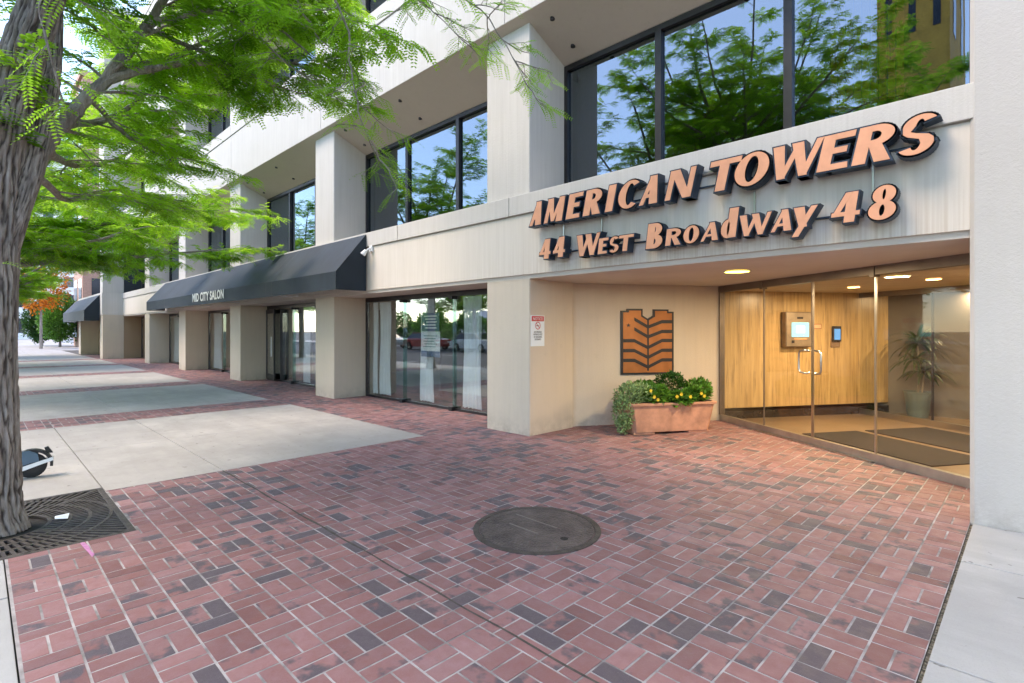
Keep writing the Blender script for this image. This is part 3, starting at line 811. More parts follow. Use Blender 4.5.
# ---- sign letters
def quad(x0, y0, x1, y1, w0, w1=None):
    """stroke with horizontal cuts"""
    w1 = w0 if w1 is None else w1
    return [(x0 - w0 / 2, y0), (x0 + w0 / 2, y0), (x1 + w1 / 2, y1), (x1 - w1 / 2, y1)]
def bar(x0, x1, y0, y1, s0=0, s1=0): return [(x0, y0), (x1, y0), (x1 + s1, y1), (x0 + s0, y1)]
def arcband(cx, cy, rx, ry, tx, ty, a0, a1, n=16):
    """ring band; thickness tx at the sides, ty at top/bottom -> list of quads"""
    out = []
    for i in range(n):
        qa = []
        for a, inn in ((a0 + (a1 - a0) * i / n, 0), (a0 + (a1 - a0) * (i + 1) / n, 0), (a0 + (a1 - a0) * (i + 1) / n, 1), (a0 + (a1 - a0) * i / n, 1)):
            a_ = radians(a)
            qa.append((cx + (rx - tx * inn) * cos(a_), cy + (ry - ty * inn) * sin(a_)))
        out.append(qa)
    return out
def glyph(c, W):
    T, t, hb = .295, .175, .165
    S = []        # list of strokes, each a list of convex quads
    if c == 'A':
        S = [[quad(t * .5 + .01, 0, W * .55, 1, t, t * 1.0)], [quad(W - T * .55, 0, W * .56, 1, T * 1.12, T * .95)], [bar(W * .24, W * .80, .24, .36)]]
    elif c == 'M':
        S = [[quad(t * .6, 0, W * .17, 1, t * 1.1, t * .9)], [quad(W * .20, 1, W * .47, .04, T * 1.05, t * .9)], [quad(W * .47, .04, W * .80, 1, t * .9, t)], [quad(W - T * .6, 0, W * .83, 1, T * 1.15, T * .95)]]
    elif c == 'E':
        S = [[quad(T * .55, 0, T * .55, 1, T * 1.1)], [bar(T, W * .98, 0, hb, 0, -.03)], [bar(T, W * .84, .45, .45 + hb, 0, 0)], [bar(T, W * 1.0, 1 - hb, 1, 0, 0)]]
    elif c == 'R':
        S = [[quad(T * .55, 0, T * .55, 1, T * 1.1)], arcband(W * .45, .72, W * .50, .28, T, hb, -90, 90), [bar(T * .9, W * .45, 1 - hb, 1), bar(T * .9, W * .45, .44, .44 + hb)], [quad(W - T * .6, 0, W * .5, .5, T * 1.25, T * 1.05)]]
    elif c == 'I': S = [[quad(W / 2, 0, W / 2, 1, T * 1.12)]]
    elif c == 'C':
        S = [arcband(W * .55, .5, W * .55, .515, T * 1.1, .12, 48, 312, 22)]
    elif c == 'N':
        S = [[quad(t * .6, 0, t * .8, 1, t * 1.15)], [quad(t * 1.2, 1, W - t * .9, 0, T * 1.2, T * 1.0)], [quad(W - t * .6, 0, W - t * .5, 1, t * 1.1)]]
    elif c == 'T': S = [[quad(W * .48, 0, W * .48, 1, T * 1.1)], [bar(0, W, 1 - hb * 1.05, 1, .0, 0)]]
    elif c == 'O': S = [arcband(W * .5, .5, W * .5, .515, T * 1.1, .12, 0, 360, 32)]
    elif c == 'W':
        S = [[quad(T * .55, 1, W * .30, 0, T * 1.1, T * .8)], [quad(W * .30, 0, W * .54, .96, t, t)], [quad(W * .50, 1, W * .74, 0, T * 1.1, T * .8)], [quad(W * .74, 0, W - t * .5, 1, t, t * 1.05)]]
    elif c == 'S':
        S = [arcband(W * .50, .735, W * .46, .275, T * .95, .12, 32, 180, 14), arcband(W * .50, .275, W * .48, .285, T * .95, .12, -180 + 30, 0, 14)]
        S.append([[(W * .50 - W * .46, .735), (W * .50 - W * .46 + T * .95, .735), (W * .5 + W * .03 + .0, .44), (W * .30, .47)], [(W * .30, .47), (W * .66, .56), (W * .98, .275), (W * .98 - T * .95, .275)],
                  [(W * .04, .735), (W * .06, .63), (W * .34, .44), (W * .62, .60)]])
        S[-1] = [[(W * .04, .735), (W * .09, .56), (W * .28, .60), (W * .04 + T * .95, .735)], [(W * .09, .56), (W * .22, .48), (W * .44, .545), (W * .28, .60)], [(W * .22, .48), (W * .56, .385), (W * .80, .47), (W * .44, .545)], [(W * .56, .385), (W * .98 - T * .95, .275), (W * .98, .275), (W * .94, .38)], [(W * .56, .385), (W * .94, .38), (W * .80, .47)]]
    elif c == 'B':
        S = [[quad(T * .55, 0, T * .55, 1, T * 1.1)], arcband(W * .45, .74, W * .44, .26, T * .9, hb * .9, -90, 90), arcband(W * .47, .27, W * .52, .275, T, hb, -90, 90), [bar(T * .9, W * .46, 1 - hb * .9, 1), bar(T * .9, W * .46, .46, .46 + hb * .8), bar(T * .9, W * .48, -.005, hb)]]
    elif c == '4':
        S = [[quad(W * .66, 0, W * .66, 1, T * 1.05)], [bar(0, W, .22, .36)], [[(0, .22), (t * 1.3, .30), (W * .66, 1), (W * .42, 1)]]]
    elif c == '8':
        S = [arcband(W * .5, .745, W * .42, .265, T * .85, .11, 0, 360, 26), arcband(W * .5, .27, W * .5, .285, T * .95, .12, 0, 360, 28)]
    elif c == 'd':
        S = [[quad(W - T * .6, 0, W - T * .6, 1, T * 1.05)], arcband(W * .46, .315, W * .46, .325, T, .10, 0, 360, 26)]
    elif c == 'y':   # height covers descender to x-height
        S = [[quad(T * .6, 1, W * .50, .32, T * 1.15, T * .85)], [quad(W * .22, 0, W - t * .6, 1, t * 1.2, t * 1.1)]]
    return S
def grow(poly, g):
    """outward offset of a convex polygon"""
    n = len(poly); ar = sum(poly[i][0] * poly[(i + 1) % n][1] - poly[(i + 1) % n][0] * poly[i][1] for i in range(n))
    p = poly if ar > 0 else poly[::-1]
    out = []
    for i in range(n):
        a = Vector(p[i - 1]); b_ = Vector(p[i]); c = Vector(p[(i + 1) % n])
        e1 = (b_ - a); e2 = (c - b_)
        if e1.length < 1e-6 or e2.length < 1e-6: out.append(tuple(b_)); continue
        e1.normalize(); e2.normalize()
        n1 = Vector((e1.y, -e1.x)); n2 = Vector((e2.y, -e2.x)); m_ = n1 + n2
        if m_.length < .3: m_ = n1
        m_.normalize(); k = g / max(.45, m_.dot(n1)); out.append(tuple(b_ + m_ * k))
    return out
def letter(c, x, z, w, h, shear, yf, yb, g, parent):
    W = (w - shear * h) / h
    S = glyph(c, W)
    fm = MB(); bm_ = MB()
    for i, stroke in enumerate(S):
        for q in stroke:
            n = len(q); ar = sum(q[j][0] * q[(j + 1) % n][1] - q[(j + 1) % n][0] * q[j][1] for j in range(n))
            qq = q if ar > 0 else q[::-1]
            pts = [(x + (a + shear * b_) * h, z + b_ * h) for a, b_ in qq]
            fm.yprism(pts, yf - .0006 * i, yf + .006 + .0003 * i)
            gp = grow(pts, g)
            bm_.yprism(gp, yf + .0075 + .0006 * i, yb - .02)
    f_ = child(fm, 'letter', M['salmon'], parent)
    b_ = child(bm_, 'letter_return', M['navy'], parent); b_.parent = f_; b_.matrix_parent_inverse = Matrix.Identity(4)
    return f_
L1 = [('A', -5.092, .275), ('M', -4.82, .38), ('E', -4.435, .29), ('R', -4.155, .325), ('I', -3.82, .185), ('C', -3.645, .345), ('A', -3.335, .30), ('N', -3.0, .37),
      ('T', -2.525, .385), ('O', -2.24, .39), ('W', -1.90, .50), ('E', -1.455, .315), ('R', -1.175, .345), ('S', -.86, .315)]
L2 = [('4', -4.925, .235, .265, 2.53), ('4', -4.675, .235, .265, 2.53), ('W', -4.295, .40, .27, 2.505), ('E', -3.93, .16, .19, 2.505), ('S', -3.77, .165, .19, 2.505), ('T', -3.635, .225, .19, 2.505),
      ('B', -3.25, .24, .285, 2.495), ('R', -3.0, .205, .185, 2.505), ('O', -2.79, .20, .185, 2.505), ('A', -2.585, .215, .19, 2.505), ('d', -2.37, .205, .30, 2.512), ('W', -2.19, .335, .21, 2.507), ('A', -1.865, .215, .205, 2.512), ('y', -1.69, .245, .275, 2.44),
      ('4', -1.345, .255, .265, 2.52), ('8', -1.06, .235, .285, 2.51)]
sg = empty('building_sign', 'large salmon slanted letters AMERICAN TOWERS on the concrete fascia', 'sign', (-2.8, 5.5, 3.17))
for c, x_, w_ in L1: letter(c, x_ * .993, 3.003, w_ * 1.02, .316, .22, 5.46, 5.625, .015, sg)
sg2 = empty('address_sign', 'smaller salmon letters 44 West Broadway 48 below the large name', 'sign', (-2.8, 5.5, 2.65))
for c, x_, w_, h_, z_ in L2: letter(c, x_ * .991, 1.55 + (z_ - 1.55) * .991, w_, h_, .13, 5.465, 5.615, .011, sg2)
for x_ in (-4.55, -3.93, -2.05, -1.03): child(MB().box(x_ - .008, x_ + .008, 5.60, 5.616, 2.6, 3.05), 'mounting_rod', M['steel'], sg)
child(MB().box(-2.62, -2.42, 5.60, 5.61, 3.26, 3.275), 'mounting_rod', M['steel'], sg)
for a, b_ in ((-5.0, -.7),):
    child(MB().box(a, b_, 5.622, 5.648, 3.11, 3.125), 'mounting_rail', M['navy'], sg)
    child(MB().box(a + .15, b_ - .2, 5.612, 5.648, 2.60, 2.615), 'mounting_rail', M['navy'], sg2)

# ---- awnings
def awning(x0, x1, yb, yf, zt, zv, zb, label, seams, name='awning'):
    a = empty(name, label, 'awning', ((x0 + x1) / 2, yb, zb))
    c = MB()
    # sloped cloth with a slight sag between frames
    n = max(4, int((x1 - x0) / .4)); rows = 8
    for j in range(rows + 1):
        t = j / rows
        for i in range(n + 1):
            x_ = x0 + (x1 - x0) * i / n
            sag = -.02 * sin(pi * t) * (1 + .5 * noise.noise(Vector((x_ * 1.3, t * 2, 0)))) * (abs(sin(i * pi / 5)))
            c.v.append((x_, yb + (yf - yb) * t, zt + (zv - zt) * t + sag))
    for j in range(rows):
        for i in range(n): c.face((j * (n + 1) + i, (j + 1) * (n + 1) + i, (j + 1) * (n + 1) + i + 1, j * (n + 1) + i + 1))
    child(c, 'sloped_canvas', M['awning'], a, smooth=True)
    v = MB()
    for i in range(n):
        xa = x0 + (x1 - x0) * i / n; xb = x0 + (x1 - x0) * (i + 1) / n
        wa = -.006 * abs(sin(i * pi / 5)); wb = -.006 * abs(sin((i + 1) * pi / 5))
        v.poly([(xa, yf, zv), (xa, yf + wa, zb), (xb, yf + wb, zb), (xb, yf, zv)])
    v.poly([(x0, yf, zb), (x0, yf + .01, zb), (x1, yf + .01, zb), (x1, yf, zb)])
    child(v, 'valance', M['awning'], a)
    for x_ in (x0, x1):
        child(MB().xprism([(yb, zt), (yb, zb), (yf + .004, zb), (yf + .004, zv)], x_ - .003, x_ + .003), 'end_panel', M['awning'], a)
    s = MB()
    for x_ in seams:
        s.poly([(x_ - .006, yb, zt + .004), (x_ - .006, yf, zv + .004), (x_ + .006, yf, zv + .004), (x_ + .006, yb, zt + .004)])
        s.poly([(x_ - .006, yf - .008, zv), (x_ - .006, yf - .01, zb), (x_ + .006, yf - .01, zb), (x_ + .006, yf - .008, zv)])
    child(s, 'seam', M['black'], a)
    fr = MB()
    for x_ in [x0 + .05] + list(seams) + [x1 - .05]:
        fr.tube([(x_, yb - .03, zb + .03), (x_, yf + .03, zb + .03), (x_, yf + .03, zv - .04), (x_, yb - .03, zt - .06)], .014, 6)
    child(fr, 'frame', M['whitepaint'], a)
    return a
aw = awning(-26.0, -9.73, 5.61, 4.95, 3.50, 2.70, 2.345, 'long dark blue awning lettered MID CITY SALON over the salon windows', [-12.9, -13.25, -17.0, -19.9, -23.0])
o = text_mesh('MID CITY SALON', .36, 'lettering', M['whitepaint'], None, frame((-17.85, 4.935, 2.455), (1, 0, 0), (0, 0, 1)), .002, width=3.05, bold=.010)
o.parent = aw; o.matrix_parent_inverse = Matrix.Translation(-Vector(aw.location))

# small security floodlight on the fascia at the awning's end
sc_ = empty('security_light', 'small white security light on the fascia at the end of the long awning', 'light fixture', (-9.55, 5.6, 3.2))
child(MB().box(-9.60, -9.50, 5.60, 5.648, 3.13, 3.25), 'back_box', M['whitepaint'], sc_, bevel=.006)
child(MB().tube([(-9.55, 5.60, 3.2), (-9.55, 5.54, 3.17), (-9.55, 5.50, 3.12)], .015, 8), 'arm', M['whitepaint'], sc_)
child(MB().tube([(-9.57, 5.52, 3.15), (-9.60, 5.46, 3.06)], [.035, .055], 12), 'lamp_head', M['whitepaint'], sc_)
child(MB().tube([(-9.58, 5.64, 3.25), (-9.59, 5.63, 3.36), (-9.66, 5.63, 3.38)], .008, 6), 'cable', M['whitepaint'], sc_)

# posters in the first shop window
po = empty('window_poster', 'blue and white poster stuck inside the shop window left of the entrance column', 'poster', (-8.78, YW + .04, 1.5))
child(MB().box(-9.10, -8.47, YW + .025, YW + .032, 1.0, 1.52), 'lower_sheet', M['poster_pale'], po)
child(MB().box(-9.10, -8.47, YW + .0225, YW + .0245, 1.0, 1.12), 'blue_footer', M['poster_blue'], po)
child(MB().box(-9.08, -8.50, YW + .025, YW + .032, 1.53, 1.90), 'upper_sheet', M['poster_blue'], po)
lm = MB()
for i in range(5): lm.box(-9.02 + .03 * (i % 2), -8.56 - .05 * (i % 3), YW + .0225, YW + .0245, 1.42 - i * .055, 1.44 - i * .055)
child(lm, 'print_lines', simple('print_green', (.25, .40, .36), .5), po)
lm = MB()
for i in range(5): lm.box(-9.0 + .04 * (i % 3), -8.58 - .03 * (i % 2), YW + .0225, YW + .0245, 1.82 - i * .06, 1.845 - i * .06)
child(lm, 'print_lines', M['poster_pale'], po)

# ================================================================== NEIGHBOURING WING
wg = empty('adjoining_building', 'projecting pale concrete wing beyond the long building with a small awning', 'building', (-44, 8, 0))
def wpart(mb, name, mat, **kw): return child(mb, name, mat, wg, **kw)
WYF = 4.74
wpart(MB().box(-44.5, XL, WYF, 12, 2.36, 3.55), 'fascia', M['upper'], bevel=.01)
wpart(MB().box(-36.1, XL, WYF + .03, WYF + .95, 3.551, 6.2), 'column', M['upper'])
for x_ in (-36.15, -44.5):
    wpart(MB().box(x_, x_ + .85, WYF + .03, WYF + .95, -.02, 2.359), 'column', M['column'])
wpart(MB().box(-37, XL, WYF - .12, 12, 6.201, 8.6), 'parapet', M['upper'], bevel=.01)
wpart(MB().box(-37, XL - .01, WYF + .96, 12, 3.551, 6.2), 'upper_wall', M['winglass'])
wpart(MB().box(-44.5, XL - .01, WYF + .96, 12, -.02, 2.359), 'lower_wall', M['brown'])
wpart(MB().box(-37, XL, WYF + .1, 12, 8.6, 19), 'upper_storeys', M['upper'])
for i in range(4):
    wpart(MB().box(-40.6 + i * .95, -39.7 + i * .95, WYF + .90, WYF + .955, .05, 2.2), 'door', M['wood'])
awning(-45.5, -35.95, WYF - .01, 4.07, 3.45, 2.62, 2.05, 'small dark awning on the projecting wing far down the pavement', [-39, -43])

# ================================================================== FAR BUILDINGS
def far_building(name, label, x0, x1, y0, y1, h, mat, nx, nz, ny=0, face='x', wmat=None, w_=.6, base=0.):
    e = empty(name, label, 'building', ((x0 + x1) / 2, (y0 + y1) / 2, 0))
    child(MB().box(x0, x1, y0, y1, -.1, h), 'wall', mat, e)
    child(MB().box(x0 - .2, x1 + .2, y0 - .2, y1 + .2, h + .002, h + .5), 'roof_edge', mat, e)
    wm = wmat or M['winglass']
    for side in face:
        for j in range(nz):
            za = base + (h - base) * (j + .25) / nz; zb_ = base + (h - base) * (j + .8) / nz
            n = ny if side in 'xX' else nx
            for i in range(n):
                if side in 'xX':
                    ya = y0 + (y1 - y0) * (i + .5 - w_ / 2) / n; yb_ = y0 + (y1 - y0) * (i + .5 + w_ / 2) / n
                    xs = (x1 - .05, x1 + .03) if side == 'x' else (x0 - .03, x0 + .05)
                    child(MB().box(*xs, ya, yb_, za, zb_), 'window', wm, e)
                else:
                    xa = x0 + (x1 - x0) * (i + .5 - w_ / 2) / n; xb_ = x0 + (x1 - x0) * (i + .5 + w_ / 2) / n
                    ys = (y0 - .03, y0 + .05) if side == 'y' else (y1 - .05, y1 + .03)
                    child(MB().box(xa, xb_, *ys, za, zb_), 'window', wm, e)
    return e
far_building('brick_tower', 'narrow pinkish brick tower behind the small awning', -66, -60, 6.7, 16, 24, M['pinkbrick'], 2, 7, 3, 'xy')
far_building('white_building', 'low white building closing the far end of the pavement', -135, -120, -3, 16.5, 8.5, M['whitewall'], 0, 2, 6, 'x', w_=.45)
far_building('pale_tower', 'tall pale tower far behind the shrubs', -170, -150, 6, 26, 42, M['whitewall'], 0, 9, 6, 'x', w_=.5)
# across the street (they show in the window reflections)
far_building('sunset_lit_building', 'tall building across the street with sunset light painted gold on its walls, seen mirrored in the upper window', -6.8, -3.4, -34, -25, 30, M['sunsetwall'], 3, 2, 2, 'Yx', w_=.3)
hl = MB()
for k, (yy, amp, hh) in enumerate(((-420, 10, 24), (-330, 5, 8))):
    n = 90; b0 = len(hl.v)
    for i in range(n + 1):
        x_ = -480 + 960 * i / n
        for (dy, f_) in ((60, 0), (25, .55), (0, 1), (-40, .7)):
            hl.v.append((x_, yy + dy, -1 + f_ * (hh + amp * noise.fractal(Vector((x_ * .012, k * 7, 0)), .7, 2, 5))))
    for i in range(n):
        for j in range(3): hl.face((b0 + i * 4 + j, b0 + (i + 1) * 4 + j, b0 + (i + 1) * 4 + j + 1, b0 + i * 4 + j + 1))
hl.build('hills', M['hill'], smooth=True)['kind'] = 'structure'

# ================================================================== TREES
def add_leaflet_sprig(mb, tn, p, d, up, L, pairs, lw, ll, t):
    """one pinnate leaf: rachis direction d, leaflets to both sides"""
    d = d.normalized(); s = d.cross(up)
    if s.length < 1e-3: s = d.cross(Vector((1, 0, 0)))
    s.normalize(); nrm = s.cross(d)
    v = mb.v; f = mb.f
    for i in range(pairs):
        tt = (i + .6) / pairs; droop = -.30 * L * tt * tt
        q = p + d * (L * tt); q = Vector((q.x, q.y, q.z + droop))
        sz = (1 - .45 * abs(tt - .45))
        for sg_ in (-1, 1):
            o_ = (s * sg_ * .94 + d * .34 + nrm * rnd.uniform(-.25, .1)).normalized(); w = d * (lw * sz * .5)
            a = q + o_ * (ll * sz); m = q + o_ * (ll * sz * .5)
            b0 = len(v)
            v += [tuple(q), tuple(m - w), tuple(a), tuple(m + w)]
            f.append((b0, b0 + 1, b0 + 2, b0 + 3)); tn.append(t)
def grow_crown(limbs, seed, leaf_L, pairs, lw, ll, spacing, bough_len, twig_len, twigs_per_m, keep=None, start=.35, bough_per_m=3.2, wood=None, side_bias=None):
    """limbs: list of (points, r0, r1).  Returns leaf MB with tones, wood MB"""
    R_ = random.Random(seed); lv = MB(); tn = []
    wd = wood or MB()
    def lerp_path(pts, t):
        n = len(pts) - 1; k = min(int(t * n), n - 1); u = t * n - k
        return pts[k].lerp(pts[k + 1], u), (pts[k + 1] - pts[k]).normalized()
    for pts, r0, r1 in limbs:
        pts = [Vector(p) for p in pts]
        n = len(pts)
        # smooth the limb a little and wobble
        fine = []
        for i in range(n - 1):
            p0 = pts[max(i - 1, 0)]; p1 = pts[i]; p2 = pts[i + 1]; p3 = pts[min(i + 2, n - 1)]
            for j in range(5):
                t = j / 5
                q = .5 * ((2 * p1) + (-p0 + p2) * t + (2 * p0 - 5 * p1 + 4 * p2 - p3) * t * t + (-p0 + 3 * p1 - 3 * p2 + p3) * t ** 3)
                fine.append(q + Vector((R_.uniform(-1, 1), R_.uniform(-1, 1), R_.uniform(-1, 1))) * .012)
        fine.append(pts[-1]); m = len(fine)
        wd.tube(fine, [r0 + (r1 - r0) * (i / (m - 1)) for i in range(m)], 8)
        length = sum((fine[i + 1] - fine[i]).length for i in range(m - 1))
        nb = max(2, int(length * (1 - start) * bough_per_m))
        for b in range(nb):
            t = start + (1 - start) * (b + R_.random()) / nb; t = min(t, .999)
            p, d = lerp_path(fine, t)
            az = R_.uniform(0, 2 * pi); side = Vector((cos(az), sin(az), R_.uniform(-.22, .25)))
            bd = (d * .7 + side).normalized()
            if b == nb - 1: bd = d; p = fine[-1]
            bl = bough_len * R_.uniform(.55, 1.15)
            path = [p]; cur = p.copy(); dd = bd.copy()
            for s_ in range(5):
                dd = (dd + Vector((R_.uniform(-.28, .28), R_.uniform(-.28, .28), R_.uniform(-.16, .10) - dd.z * .18))).normalized()
                cur = cur + dd * (bl / 5); path.append(cur.copy())
            if keep and not keep(path[-1]): 
                path = path[:3]
                if not keep(path[-1]): continue
            rb = max(.006, (r0 + (r1 - r0) * t) * .32)
            wd.tube(path, [rb + (.003 - rb) * (i / (len(path) - 1)) for i in range(len(path))], 5, cap=False)
            nt2 = max(3, int(bl * twigs_per_m)); base_t = R_.random()
            for q_ in range(nt2):
                tt = .15 + .85 * (q_ + R_.random()) / nt2; tt = min(tt, .999)
                tp, td = lerp_path(path, tt)
                az = R_.uniform(0, 2 * pi); sd = Vector((cos(az), sin(az), R_.uniform(-.28, .25)))
                tw = (td * .8 + sd).normalized(); tl = twig_len * R_.uniform(.5, 1.2)
                tpath = [tp]; c2 = tp.copy(); d2 = tw.copy()
                for s_ in range(3):
                    d2 = (d2 + Vector((R_.uniform(-.25, .25), R_.uniform(-.25, .25), R_.uniform(-.16, .08)))).normalized()
                    c2 = c2 + d2 * (tl / 3); tpath.append(c2.copy())
                if keep and not keep(c2): continue
                wd.tube(tpath, [.0035, .003, .0022, .0015], 3, cap=False)
                nl = max(3, int(tl / spacing)); tb = min(1, max(0, R_.gauss(.25 + .5 * base_t, .22)))
                for l_ in range(nl):
                    t3 = min((l_ + .5) / nl, .999); lp, ld = lerp_path(tpath, t3)
                    sgn = 1 if l_ % 2 else -1
                    s3 = ld.cross(Vector((0, 0, 1))); 
                    if s3.length < .05: s3 = Vector((1, 0, 0))
                    s3.normalize()
                    dl = (ld * .75 + s3 * sgn * .75 + Vector((0, 0, R_.uniform(-.30, .15)))).normalized()
                    up = Vector((R_.uniform(-.4, .4), R_.uniform(-.4, .4), 1))
                    add_leaflet_sprig(lv, tn, lp, dl, up, leaf_L * R_.uniform(.7, 1.15), pairs, lw, ll, min(1, max(0, tb + R_.uniform(-.18, .18))))
    lv.mi = [0] * len(lv.f); lv.att = {'tone': tn}
    return lv, wd
def trunk_mesh(path, rads, seg=72, rows_per=14, furrow=.02, seed=0, phase=0):
    """furrowed trunk surface following a path"""
    pts = [Vector(p) for p in path]; n = len(pts); fine = []; rr = []
    for i in range(n - 1):
        p0 = pts[max(i - 1, 0)]; p1 = pts[i]; p2 = pts[i + 1]; p3 = pts[min(i + 2, n - 1)]
        for j in range(rows_per):
            t = j / rows_per
            fine.append(.5 * ((2 * p1) + (-p0 + p2) * t + (2 * p0 - 5 * p1 + 4 * p2 - p3) * t * t + (-p0 + 3 * p1 - 3 * p2 + p3) * t ** 3))
            rr.append(rads[i] + (rads[i + 1] - rads[i]) * (t * t * (3 - 2 * t)))
    fine.append(pts[-1]); rr.append(rads[-1])
    mb = MB(); L = 0; hv = []
    for i, p in enumerate(fine):
        if i: L += (p - fine[i - 1]).length
        for k in range(seg):
            a = 2 * pi * k / seg
            nx_, ny_ = cos(a), sin(a)
            r = rr[i]
            w1 = noise.noise(Vector((nx_ * 3.2 + seed, ny_ * 3.2, L * 1.1))) 
            ang = a * 9 + 2.6 * noise.noise(Vector((nx_ * 2, ny_ * 2, L * 2.4 + seed))) + 1.6 * noise.noise(Vector((nx_ * 5, ny_ * 5, L * 7 + seed))) + L * 1.2
            ridge = min(1, abs(sin(ang + .5 * noise.noise(Vector((a * 6, L * 9, seed))))) * 1.5) ** .8
            f2 = noise.noise(Vector((nx_ * 9, ny_ * 9, L * 3.5 + seed)))
            crack = noise.noise(Vector((nx_ * 7, ny_ * 7, L * 11 + seed)))
            ridge *= 1 - .9 * max(0, crack * 2.4 - .3)
            rad = r * (1 + .07 * w1) + furrow * (ridge - .7) * (.75 + .45 * f2) + furrow * .35 * f2
            hv.append(ridge * (.8 + .3 * f2))
            mb.v.append((p.x + nx_ * rad, p.y + ny_ * rad, p.z))
    m = len(fine)
    for i in range(m - 1):
        for k in range(seg):
            k2 = (k + 1) % seg; mb.face((i * seg + k, i * seg + k2, (i + 1) * seg + k2, (i + 1) * seg + k))
    mb.vatt = {'fissure': hv}
    return mb
def keep_front(p): return p.y < 5.25 or (p.z > 8.2 and p.y < 5.3)
# -- the near tree
tr = empty('locust_tree', 'honey locust tree with furrowed trunk at the left edge, standing in the iron grate', 'tree', (-5.80, .10, 0), group='street trees along the pavement')
def tchild(mb, name, mat, **kw): return child(mb, name, mat, tr, **kw)
tpath = [at(-2, 537, 4.13), at(-4, 500, 4.13), at(-5, 430, 4.13), at(-6, 350, 4.13), at(-4, 260, 4.12), at(-2, 190, 4.1), at(5, 130, 4.08), at(16, 80, 4.06), at(29, 38, 4.04), at(44, -5, 4.0), at(60, -60, 3.95), at(74, -130, 3.9)]
tpath[0].z = -.02
trunk = tchild(trunk_mesh(tpath, [.185, .152, .138, .134, .13, .132, .132, .130, .128, .118, .10, .09], 150, 26, .022), 'trunk', M['trunkbark'], smooth=True)
st2 = [at(0, 262, 4.14), at(22, 195, 4.2), at(32, 160, 4.25), at(40, 125, 4.3), at(48, 90, 4.35), at(52, 50, 4.4), at(54, 0, 4.45), at(50, -70, 4.5)]
child(trunk_mesh(st2, [.09, .085, .08, .078, .072, .065, .055, .05], 64, 16, .016, 4), 'limb', M['trunkbark'], tr, smooth=True)
up = lambda pts: [at(*p) for p in pts]
limbs = [
 (up([(10, 215, 4.2), (28, 180, 4.25), (42, 150, 4.4), (60, 125, 4.6), (80, 106, 4.8), (113, 71, 5.05), (145, 29, 5.3), (172, -10, 5.6), (225, -60, 6.0), (290, -85, 6.4)]), .085, .02),
 (up([(105, 80, 5.0), (145, 69, 5.2), (193, 63, 5.5), (235, 64, 5.8), (285, 62, 6.0), (325, 78, 6.1)]), .045, .008),
 (up([(150, 25, 5.3), (210, 10, 5.6), (265, 20, 5.8), (310, 55, 5.9)]), .035, .008),
 (up([(52, 0, 4.3), (110, -60, 4.6), (180, -80, 4.9), (250, -70, 5.1), (300, -40, 5.15), (335, 0, 5.1)]), .06, .008),
 (up([(90, 98, 4.9), (120, 130, 5.2), (150, 150, 5.5), (175, 158, 5.8)]), .03, .006),
 (up([(60, -60, 3.95), (20, -160, 4.1), (-60, -260, 4.5), (-140, -300, 5)]), .09, .02),
 (up([(60, 125, 4.6), (110, 118, 5.5), (160, 85, 6.5), (215, 60, 7.4)]), .04, .008),
 (up([(113, 71, 5.05), (175, 55, 6.0), (250, 20, 7.0), (330, -5, 7.8)]), .04, .008),
 (up([(44, 148, 4.4), (75, 165, 5.3), (115, 160, 6.3), (150, 140, 7.2)]), .04, .008),
 (up([(172, -10, 5.6), (240, -10, 5.7), (300, 10, 5.8)]), .03, .008),
 (up([(145, 29, 5.3), (200, 50, 5.6), (250, 75, 5.9), (290, 90, 6.0)]), .03, .006),
 (up([(30, 170, 4.3), (70, 200, 5.2), (110, 190, 6.2), (160, 200, 7.2)]), .035, .008),
 (up([(100, -40, 4.6), (60, -30, 5.4), (100, 20, 6.4), (150, 60, 7.4)]), .035, .008),
 (up([(250, -70, 5.1), (290, -10, 5.2), (320, 40, 5.2)]), .02, .006),
]
V = Vector
top = at(74, -130, 3.9)
for k_ in range(17):
    a_ = k_ * 2.4; z_ = .2 + .16 * k_; rr_ = 3.1 - .09 * k_
    b_ = top + V((-.1, -.1, z_ * .6))
    limbs.append(([b_, b_ + V((cos(a_) * rr_ * .35, sin(a_) * rr_ * .35, .35)), b_ + V((cos(a_ + .15) * rr_ * .7, sin(a_ + .15) * rr_ * .7, .75)), b_ + V((cos(a_ + .2) * rr_, sin(a_ + .2) * rr_, .9 + .1 * k_))], .05, .01))
limbs += [([top, top + V((.5, -.3, .9)), top + V((1.1, -.8, 1.8)), top + V((1.5, -1.3, 2.6))], .07, .015),
          ([top, top + V((-.2, .3, 1.0)), top + V((-.4, .9, 2.1)), top + V((-.3, 1.6, 3.0))], .07, .015),
          ([top, top + V((.9, .5, .6)), top + V((1.9, .9, 1.3)), top + V((2.7, 1.2, 1.9))], .05, .012),
          ([top, top + V((-.6, -.8, .7)), top + V((-1.5, -1.6, 1.5)), top + V((-2.2, -2.2, 2.1))], .06, .012),
          ([top, top + V((.5, -1.0, .4)), top + V((1.3, -2.1, .9)), top + V((1.8, -2.9, 1.3))], .05, .012),
          ([top + V((-.3, .6, 1.5)), top + V((-1.2, 1.3, 2.1)), top + V((-2.2, 2.0, 2.4))], .04, .01)]
lv, wd = grow_crown(limbs, 11, .140, 6, .026, .042, .036, .95, .19, 21, keep_front, .18, 6.6)
tchild(wd, 'branches', M['bark'])
tchild(lv, 'crown', M['leaf'])
